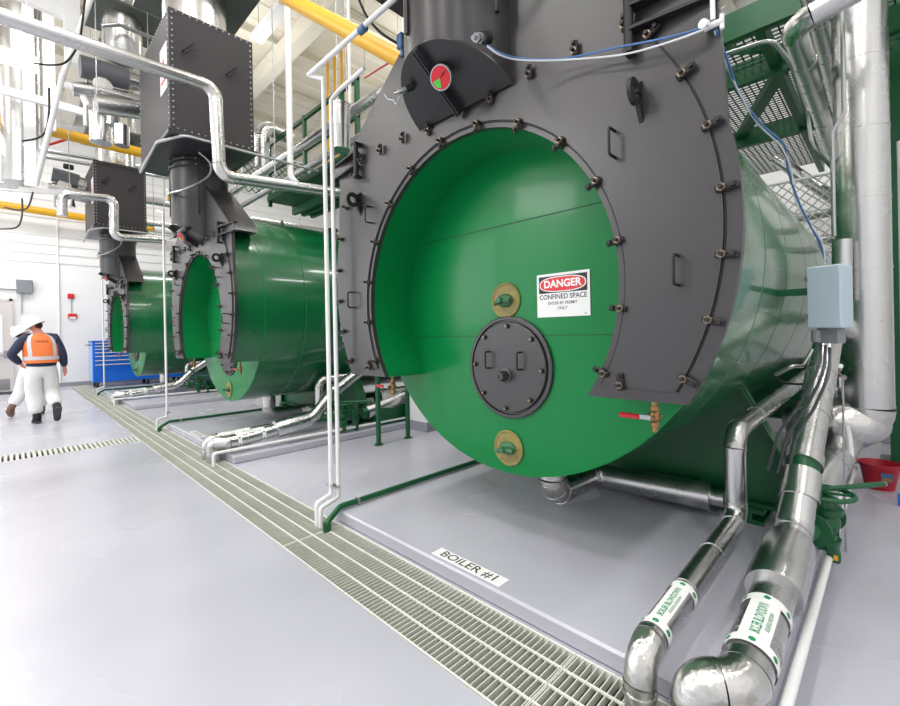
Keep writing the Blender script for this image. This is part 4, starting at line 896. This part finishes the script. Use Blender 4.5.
for x in (-4.5, .0, 3.6, 7.6):
    for y in (-2.5, 1.2, 4.6, 10.4, 15.2):
        if (x, y) in ((3.6, 10.4), ): continue
        d = bpy.data.lights.new('roof_and_fill_light', 'AREA'); d.shape = 'RECTANGLE'; d.size = 1.6; d.size_y = .5; d.energy = LW*(1.3 if x < 2 else .8); d.color = (1, .985, .965)
        o = bpy.data.objects.new('roof_and_fill_light', d); C.objects.link(o); o.location = (x, y, 8.2)
def hang(o, fr=(.15, .85), r=.007):
    vs = [o.matrix_world @ v.co for v in o.data.vertices] if o.type == 'MESH' else []
    if not vs: return
    ax = max(range(2), key=lambda i: max(v[i] for v in vs)-min(v[i] for v in vs)); lo = min(v[ax] for v in vs); hi = max(v[ax] for v in vs)
    import bisect
    for f in fr:
        t = lo+(hi-lo)*f; ks = sorted(vs, key=lambda v: abs(v[ax]-t))[:24]; near = [v for v in vs if abs(v[ax]-ks[0][ax]) < .05] or ks
        c = V((sum(v.x for v in near)/len(near), sum(v.y for v in near)/len(near), max(v.z for v in near)))
        MB().cyl((c.x, c.y, c.z-.01), (c.x, c.y, ZC), r, 'steel', 6).build('hanger_rod', o)
bpy.context.view_layer.update()
for o in list(bpy.data.objects):
    if o.parent is None and o.type == 'MESH' and o.get('label'):
        n = o.name.split('.')[0]; zs = [v.co.z for v in o.data.vertices]; zmin = min(zs)+o.location.z; xs_ = [v.co.x for v in o.data.vertices]; ys_ = [v.co.y for v in o.data.vertices]
        if n in ('gas_pipe', 'overhead_silver_pipe', 'white_crossbeam', 'cable_tray_pipe') and zmin > 2.9 and max(zs) < 8: hang(o)
        elif n == 'background_pipe' and zmin > 2.9 and max(max(xs_)-min(xs_), max(ys_)-min(ys_)) > .4: hang(o)
        elif n == 'red_sprinkler_pipe': hang(o)
d = bpy.data.lights.new('roof_and_fill_light', 'AREA'); d.shape = 'RECTANGLE'; d.size = 2.4; d.size_y = 1.1; d.energy = 110; d.color = (1, .99, .97)  # added unseen light, aimed to put a highlight on the nearest end plate
o = bpy.data.objects.new('roof_and_fill_light', d); C.objects.link(o); o.location = (-5.5, 5.9, 5.6); o.rotation_euler = (V((2.35, 1.4, 2.3))-V(o.location)).to_track_quat('-Z', 'Y').to_euler()
for x, y in ((-4, 3), (-4, 12), (3.5, 2.5), (3.2, 10.6), (8, 8)):
    d = bpy.data.lights.new('ceiling_fill', 'AREA'); d.shape = 'RECTANGLE'; d.size = 2.5; d.size_y = 2.5; d.energy = 62; d.color = (1, .975, .93)  # added fill facing up, no fixture, only brightens the roof deck
    o = bpy.data.objects.new('ceiling_fill', d); C.objects.link(o); o.location = (x, y, 6.9); o.rotation_euler = (pi, 0, 0)
# ================================================================ BACK WALL ITEMS
def wallbox(name, label, cat, a, b, dpt, m, g=None):
    o = MB().box((a[0], Y1-dpt, a[1]), (b[0], Y1-.035 if a[1] > 3.9 else Y1, b[1]), m, bev=.01).build(name); return tag(o, label, cat, g)
wallbox('electrical_box', 'grey electrical box on the white back wall right of the door', 'electrical box', (.17, 2.92), (.53, 3.32), .16, 'encg')
pipe('wall_conduit', 'thin conduit dropping from the grey electrical box', 'conduit', [(.28, Y1-.03, 2.92), (.28, Y1-.03, 2.3)], .015, 'steel', n=8)
pipe('wall_conduit', 'horizontal conduit entering the left side of the grey electrical box', 'conduit', [(-1.6, Y1-.05, 3.05), (.17, Y1-.05, 3.05)], .03, 'steel', n=8)
T = thing('fire_alarm', 'red fire alarm horn on the back wall, upper of the two red devices', 'fire alarm', (1.42, Y1-.05, 2.88)); MB().box((1.34, Y1-.06, 2.80), (1.50, Y1, 2.96), 'red', bev=.01).build('horn_housing', T); MB().cyl((1.42, Y1-.075, 2.88), (1.42, Y1-.06, 2.88), .05, 'dred', 12).build('horn', T)
T = thing('fire_alarm_pull_station', 'red and white pull station on the back wall, lower of the two red devices', 'fire alarm', (1.44, Y1-.05, 2.22)); MB().box((1.34, Y1-.06, 2.16), (1.56, Y1, 2.32), 'red', bev=.01).build('station_housing', T); MB().box((1.37, Y1-.07, 2.16), (1.53, Y1-.06, 2.22), 'signw').build('pull_bar', T)
pipe('wall_conduit', 'thin conduit linking the two red alarm devices', 'conduit', [(1.43, Y1-.02, 2.32), (1.43, Y1-.02, 2.80)], .012, 'steel', n=8)
pipe('wall_conduit', 'tall thin white conduit on the back wall left of the alarm devices', 'conduit', [(1.13, Y1-.03, .13), (1.13, Y1-.03, 6.5)], .022, 'white', n=8)
# tool chest
tx0, tx1, ty0, ty1 = 1.78, 4.2, 17.1, 18.0
T = thing('tool_chest', 'large bright blue rolling tool chest against the back wall behind the farthest boiler', 'tool chest', (3.0, 17.5, 0))
MB().box((tx0, ty0, .17), (tx1, ty1, 1.40), 'blue', bev=.012).build('cabinet', T)
MB().box((tx0-.015, ty0-.02, 1.40), (tx1+.015, ty1+.01, 1.44), 'blue', bev=.008).build('worktop', T)
MB().box((tx0-.004, ty0+.04, .2), (tx0, ty1-.04, 1.37), 'lblue').build('side_panel', T)
cols = [(tx0+.04, tx0+1.12), (tx0+1.17, tx1-.04)]
for (a, b), hs in zip(cols, ([.09, .09, .11, .11, .13, .13, .16], [.09, .09, .11, .11, .13, .16, .16])):
    z = 1.38
    for h in hs:
        dr = MB().box((a, ty0-.018, z-h+.006), (b, ty0, z), 'blue', bev=.004).build('drawer', T)
        MB().box((a+.02, ty0-.045, z-.035), (b-.02, ty0-.018, z-.008), 'reflect', bev=.004).build('drawer_pull', dr); z -= h
m = MB().cyl((tx0-.09, ty0+.02, 1.31), (tx0-.09, ty1-.1, 1.31), .015, 'steelb', 10).box((tx0-.1, ty0+.05, 1.29), (tx0, ty0+.08, 1.33), 'steelb').box((tx0-.1, ty1-.16, 1.29), (tx0, ty1-.13, 1.33), 'steelb').build('push_handle', T)
for x in (tx0+.12, 3.2, tx1-.12):
    for y in (ty0+.12, ty1-.12): MB().cyl((x-.03, y, .075), (x+.03, y, .075), .075, 'rubber', 18).cyl((x-.035, y, .075), (x+.035, y, .075), .035, 'steelb', 12).box((x-.04, y-.03, .1), (x+.04, y+.03, .17), 'steelb').build('caster', T)
# ================================================================ PEOPLE
def skin_obj(name, verts, edges, m, parent, sub=2, root=0):
    me = bpy.data.meshes.new(name); me.from_pydata([v[0] for v in verts], edges, []); o = bpy.data.objects.new(name, me); C.objects.link(o)
    mod = o.modifiers.new('s', 'SKIN'); mod.use_smooth_shade = True
    for i, v in enumerate(verts):
        r = v[1] if isinstance(v[1], (tuple, list)) else (v[1], v[1]); me.skin_vertices[0].data[i].radius = r; me.skin_vertices[0].data[i].use_root = (i == root)
    ss = o.modifiers.new('d', 'SUBSURF'); ss.levels = sub; ss.render_levels = sub
    dg = bpy.context.evaluated_depsgraph_get(); me2 = bpy.data.meshes.new_from_object(o.evaluated_get(dg)); bpy.data.objects.remove(o)
    me2.name = name; me2.materials.clear(); me2.materials.append(M[m]); me2.shade_smooth()
    o = bpy.data.objects.new(name, me2); C.objects.link(o); o.parent = parent; return o
def person(T, J, vest=True, jacket='navy', shoe='rubber', sole='sole', headturn=0., tilt=0.):
    # J: joints dict
    vs = []; es = []; ix = {}
    def a(k, p, r, frm=None):
        ix[k] = len(vs); vs.append((p, r))
        if frm: es.append((ix[frm], ix[k]))
    a('pel', J['pel'], (.13, .10)); a('sp', J['sp'], (.125, .09), 'pel'); a('ch', J['ch'], (.15, .10), 'sp'); a('nk', J['nk'], .055, 'ch')
    hd = V(J['hd']); nk = V(J['nk']); up = (hd-nk).normalized()
    a('jaw', hd-up*.06+V((0, .01, 0)), .068, 'nk'); a('hd', hd, .082, 'jaw'); a('cr', hd+up*.08, .07, 'hd')
    f = V((sin(headturn), cos(headturn), 0)); sdv = V((f.y, -f.x, 0))
    a('nose', hd+f*.098-up*.01, .012, 'hd')
    a('earl', hd-sdv*.09-up*.01, .014, 'hd'); a('earr', hd+sdv*.09-up*.01, .014, 'hd')
    for s, q in (('l', -1), ('r', 1)):
        a('hip'+s, J['hip'+s], .085, 'pel'); a('kn'+s, J['kn'+s], .055, 'hip'+s); a('an'+s, J['an'+s], .038, 'kn'+s); a('to'+s, V(J['an'+s]).lerp(V(J['to'+s]), .35), .03, 'an'+s)
        a('sh'+s, J['sh'+s], .055, 'ch'); a('el'+s, J['el'+s], .042, 'sh'+s); a('wr'+s, J['wr'+s], .027, 'el'+s)
        w = V(J['wr'+s]); dr = (w-V(J['el'+s])).normalized(); fw = V((0, 1, 0)); fw = (fw-dr*fw.dot(dr)).normalized()
        a('pm'+s, w+dr*.05, (.036, .02), 'wr'+s); a('p2'+s, w+dr*.08, (.034, .018), 'pm'+s)
        for k, (o_, ln) in enumerate(((-.027, .060), (-.009, .072), (.009, .076), (.027, .066))):
            b = w+dr*.085-fw*o_; curl = dr.cross(fw)*(.010*-q)
            a('f%d%s' % (k, s), b+dr*ln*.5, .0085, 'p2'+s); a('g%d%s' % (k, s), b+dr*ln*.85+curl*2, .0075, 'f%d%s' % (k, s))
        a('th'+s, w+dr*.06+fw*.04, .010, 'pm'+s); a('t2'+s, w+dr*.09+fw*.05, .009, 'th'+s)
    skin_obj('body', vs, es, 'skin', T)
    g = lambda k: V(J[k])
    # trousers
    v = [(g('pel')+V((0, 0, .13)), (.18, .135)), (g('pel')+V((0, 0, .06)), (.19, .145)), (g('pel')-V((0, 0, .05)), (.195, .15))]; e = [(0, 1), (1, 2)]
    for s in 'lr':
        i = len(v); v += [(g('hip'+s)-V((0, 0, .06)), .13), ((g('hip'+s)+g('kn'+s))/2, .13), (g('kn'+s), .115), ((g('kn'+s)+g('an'+s))/2, .108), (g('an'+s)+(g('kn'+s)-g('an'+s))*.10, .10)]; e += [(2, i), (i, i+1), (i+1, i+2), (i+2, i+3), (i+3, i+4)]
    skin_obj('trousers', v, e, 'trous', T)
    v = [(g('pel')+V((0, 0, -.03)), (.205, .165)), (g('pel')+V((0, 0, .02)), (.215, .165)), (g('pel')+V((0, 0, .10)), (.215, .16)), (g('ch')*.6+g('sp')*.4, (.2, .14)), (g('nk')-V((0, 0, .045)), .085)]; e = [(0, 1), (1, 2), (2, 3), (3, 4)]
    for s in 'lr':
        i = len(v); v += [(g('sh'+s), .085), ((g('sh'+s)+g('el'+s))/2, .074), (g('el'+s), .068), ((g('el'+s)+g('wr'+s))/2, .062), (g('wr'+s)-(g('wr'+s)-g('el'+s))*.06, .048)]; e += [(3, i), (i, i+1), (i+1, i+2), (i+2, i+3), (i+3, i+4)]
    skin_obj('jacket', v, e, jacket, T)
    if vest:
        # vest: closed loft round the torso
        m = MB(); n = 32; rings = []
        pz = g('pel').z
        levels = [(pz+.05, .225, .175), (pz+.11, .228, .175), (pz+.24, .232, .172), (g('ch').z-.05, .238, .168), (g('ch').z+.03, .225, .16), (g('ch').z+.09, .19, .14), (g('nk').z-.02, .11, .10)]
        def cxy(z):
            A, B = (g('pel'), g('sp')) if z < g('sp').z else ((g('sp'), g('ch')) if z < g('ch').z else (g('ch'), g('nk')))
            t = (z-A.z)/(B.z-A.z); return A.lerp(B, t)
        for z, rx, ry in levels:
            c = cxy(z); rings.append([V((c.x+rx*abs(cos(t))**.85*(1 if cos(t) > 0 else -1), c.y+ry*sin(t), z)) for t in [2*pi*i/n for i in range(n)]])
        vv = [p for r_ in rings for p in r_]; m.add([p+T.location for p in vv], [(i*n+k_, i*n+(k_+1) % n, (i+1)*n+(k_+1) % n, (i+1)*n+k_) for i in range(len(rings)-1) for k_ in range(n)], 'orange')
        vo = m.build('safety_vest', T, 60)
        m = MB(); c = cxy(pz+.22); off = .004
        zz = [pz+.10, pz+.16]; m.add([V((cxy(z).x+(.230+off)*abs(cos(t))**.85*(1 if cos(t) > 0 else -1), cxy(z).y+(.175+off)*sin(t), z))+T.location for z in zz for t in [2*pi*i/n for i in range(n)]], [(k_, (k_+1) % n, n+(k_+1) % n, n+k_) for k_ in range(n)], 'reflect')
        for ang0 in (radians(-128), radians(-52)):
            for back in (1, -1):
                st = []
                for z, rx, ry in levels[1:]+[]:
                    for da in (-.14, .14):
                        t = (ang0+da)*back; c = cxy(z); st.append(V((c.x+(rx+off)*abs(cos(t))**.85*(1 if cos(t) > 0 else -1), c.y+(ry+off)*sin(t), z+.002))+T.location)
                m.add(st, [(2*i, 2*i+1, 2*i+3, 2*i+2) for i in range(len(st)//2-1)], 'reflect')
        m.build('reflective_tape', vo, 60)
        m = MB(); zt = g('ch').z+.005; c = cxy(zt); vs_, fs_ = text_geo('MASKA', .055)
        m.add([V((c.x+v_.x, c.y-.163*sqrt(max(.1, 1-(v_.x/.24)**2))-.004, zt+v_.y))+T.location for v_ in vs_], fs_, 'black_ink'); m.build('vest_lettering', vo)
    # boots
    for s in 'lr':
        an = g('an'+s); to = g('to'+s); d = (to-an); fwd = V(d); sh = (an-g('kn'+s)).normalized()
        m = MB(); fdir = (to-an+sh*-.0); fdir = (fdir-sh*fdir.dot(sh)); fdir = fdir.normalized() if fdir.length > .02 else V((0, 1, 0))
        heel = an-fdir*.045+sh*.03; tip = an+fdir*.21+sh*.055
        m.tube([an-sh*.06+T.location, an+T.location, an+sh*.03+fdir*.03+T.location, an+sh*.045+fdir*.12+T.location, tip-fdir*.02+T.location, tip+T.location], .05, shoe, 14, [.055, .058, .06, .05, .042, .02])
        bo = m.build('boot', T, 60)
        m = MB(); sd = fdir.cross(sh).normalized()
        out = [(-.06, .028), (-.035, .042), (.03, .038), (.10, .045), (.17, .047), (.215, .03), (.225, 0)]
        poly = [an+fdir*x_+sd*w_+sh*.072 for x_, w_ in out]+[an+fdir*x_-sd*w_+sh*.072 for x_, w_ in out[-2::-1]]
        m.prism([p+T.location for p in poly], sh*.022, sole); m.build('boot_sole', bo)
    # hard hat
    m = MB(); c = hd+up*.035; ax = up; tl = V((sin(headturn), cos(headturn), 0)); ax = (up+V((tilt, 0, 0))).normalized()
    m.lathe(c+T.location, ax, [(-.045, .10), (-.047, .146), (-.038, .149), (-.03, .132), (.0, .133), (.04, .128), (.08, .112), (.11, .082), (.13, .04), (.136, .0)], 'hat', 32)
    m.prism([c+T.location+f*.10-sdv*.10, c+T.location+f*.19-sdv*.05-ax*.015, c+T.location+f*.19+sdv*.05-ax*.015, c+T.location+f*.10+sdv*.10], ax*.006, 'hat')
    m.tube([c+T.location+f*(.115*cos(t))+ax*(.135*sin(t)) for t in [radians(15+15*i) for i in range(11)]], .012, 'hat', 8)
    h = m.build('hard_hat', T, 50)
    MB().ball(c-f*.118+ax*.03+sdv*.03+T.location, .014, 'brass', n=8).ball(c-f*.118+ax*.03-sdv*.04+T.location, .014, 'brass', n=8).build('hat_sticker', h)
    m = MB(); m.ball(hd-f*.025+T.location-up*.0, .084, 'hair', (1, 1, .85), 16); m.v = [p for p in m.v]; m.build('hair', T)
    for q in (-1, 1): MB().ball(hd+f*.083+sdv*.03*q+up*.012+T.location, .011, 'signw', n=8).ball(hd+f*.092+sdv*.03*q+up*.012+T.location, .005, 'black_ink', n=6).build('eye', T)
    MB().ball(hd+f*.086-up*.05+T.location, .02, 'dred', (1, .4, .25), 10).build('mouth', T)
T = thing('person', 'person walking away in orange reflective vest, navy sleeves, white trousers and white hard hat', 'person', (.405, 10.75, 0))
J = dict(pel=(0, 0, .96), sp=(0, .0, 1.13), ch=(-.01, .03, 1.36), nk=(-.03, .05, 1.52), hd=(-.07, .08, 1.64),
 hipl=(-.10, 0, .91), knl=(-.10, .06, .50), anl=(-.07, -.03, .10), tol=(-.08, .10, .04), hipr=(.10, 0, .91), knr=(.13, .10, .50), anr=(.14, -.30, .27), tor=(.14, -.26, .10),
 shl=(-.20, .02, 1.43), ell=(-.37, -.05, 1.16), wrl=(-.24, .14, 1.0), shr=(.19, .02, 1.43), elr=(.27, -.03, 1.13), wrr=(.30, .03, .90))
J = {k: V(v) for k, v in J.items()}
person(T, J, headturn=radians(-70), tilt=-.25)
T.rotation_euler = (0, 0, radians(6)); T.scale = (1.06, 1.06, 1.06)
T = thing('person', 'second person walking ahead, mostly hidden, in white trousers, brown shoes and white hard hat', 'person', (.34, 11.9, 0))
J2 = {k: V(v) for k, v in J.items()}
J2.update(dict(hipl=V((-.1, 0, .91)), knl=V((-.18, .05, .5)), anl=V((-.33, -.1, .2)), tol=V((-.36, -.06, .06)), hipr=V((.1, 0, .91)), knr=V((.1, .1, .5)), anr=V((.1, .12, .10)), tor=V((.1, .25, .04)), ell=V((-.2, .02, 1.14)), wrl=V((-.12, .22, 1.1)), elr=V((.18, .1, 1.14)), wrr=V((.12, .28, 1.05)), shl=V((-.17, .02, 1.40)), shr=V((.17, .02, 1.40)), hd=V((-.17, .08, 1.60)), nk=V((-.10, .05, 1.48)), ch=V((0, .03, 1.34))))
person(T, J2, vest=False, jacket='trous', shoe='shoe', sole='shoe', headturn=radians(60))
# ================================================================ LIGHT, WORLD, CAMERA
wd = bpy.data.worlds.new('world'); bpy.context.scene.world = wd; wd.use_nodes = True
wd.node_tree.nodes['Background'].inputs[0].default_value = (.93, .96, 1, 1); wd.node_tree.nodes['Background'].inputs[1].default_value = .6
cam = bpy.data.cameras.new('camera'); co = bpy.data.objects.new('camera', cam); C.objects.link(co)
cam.sensor_fit = 'HORIZONTAL'; cam.sensor_width = 36; cam.lens = F*36/900; cam.shift_y = -(353-V0)/900; cam.clip_start = .05; cam.clip_end = 100
s = sqrt(.5); fw = V((s, s, 0)); rt = V((s, -s, 0)); up = V((0, 0, 1))
Rc = rt*cos(RO)-up*sin(RO); Uc = up*cos(RO)+rt*sin(RO)
m4 = Matrix((Rc, Uc, -fw)).transposed().to_4x4(); m4.translation = (0, 0, H); co.matrix_world = m4
sc = bpy.context.scene; sc.camera = co
sc.view_settings.view_transform = 'Standard'; sc.view_settings.look = 'None'; sc.view_settings.gamma = 1; sc.view_settings.exposure = -.10; sc.view_settings.use_curve_mapping = False
sc.cycles.use_denoising = True; sc.cycles.max_bounces = 8
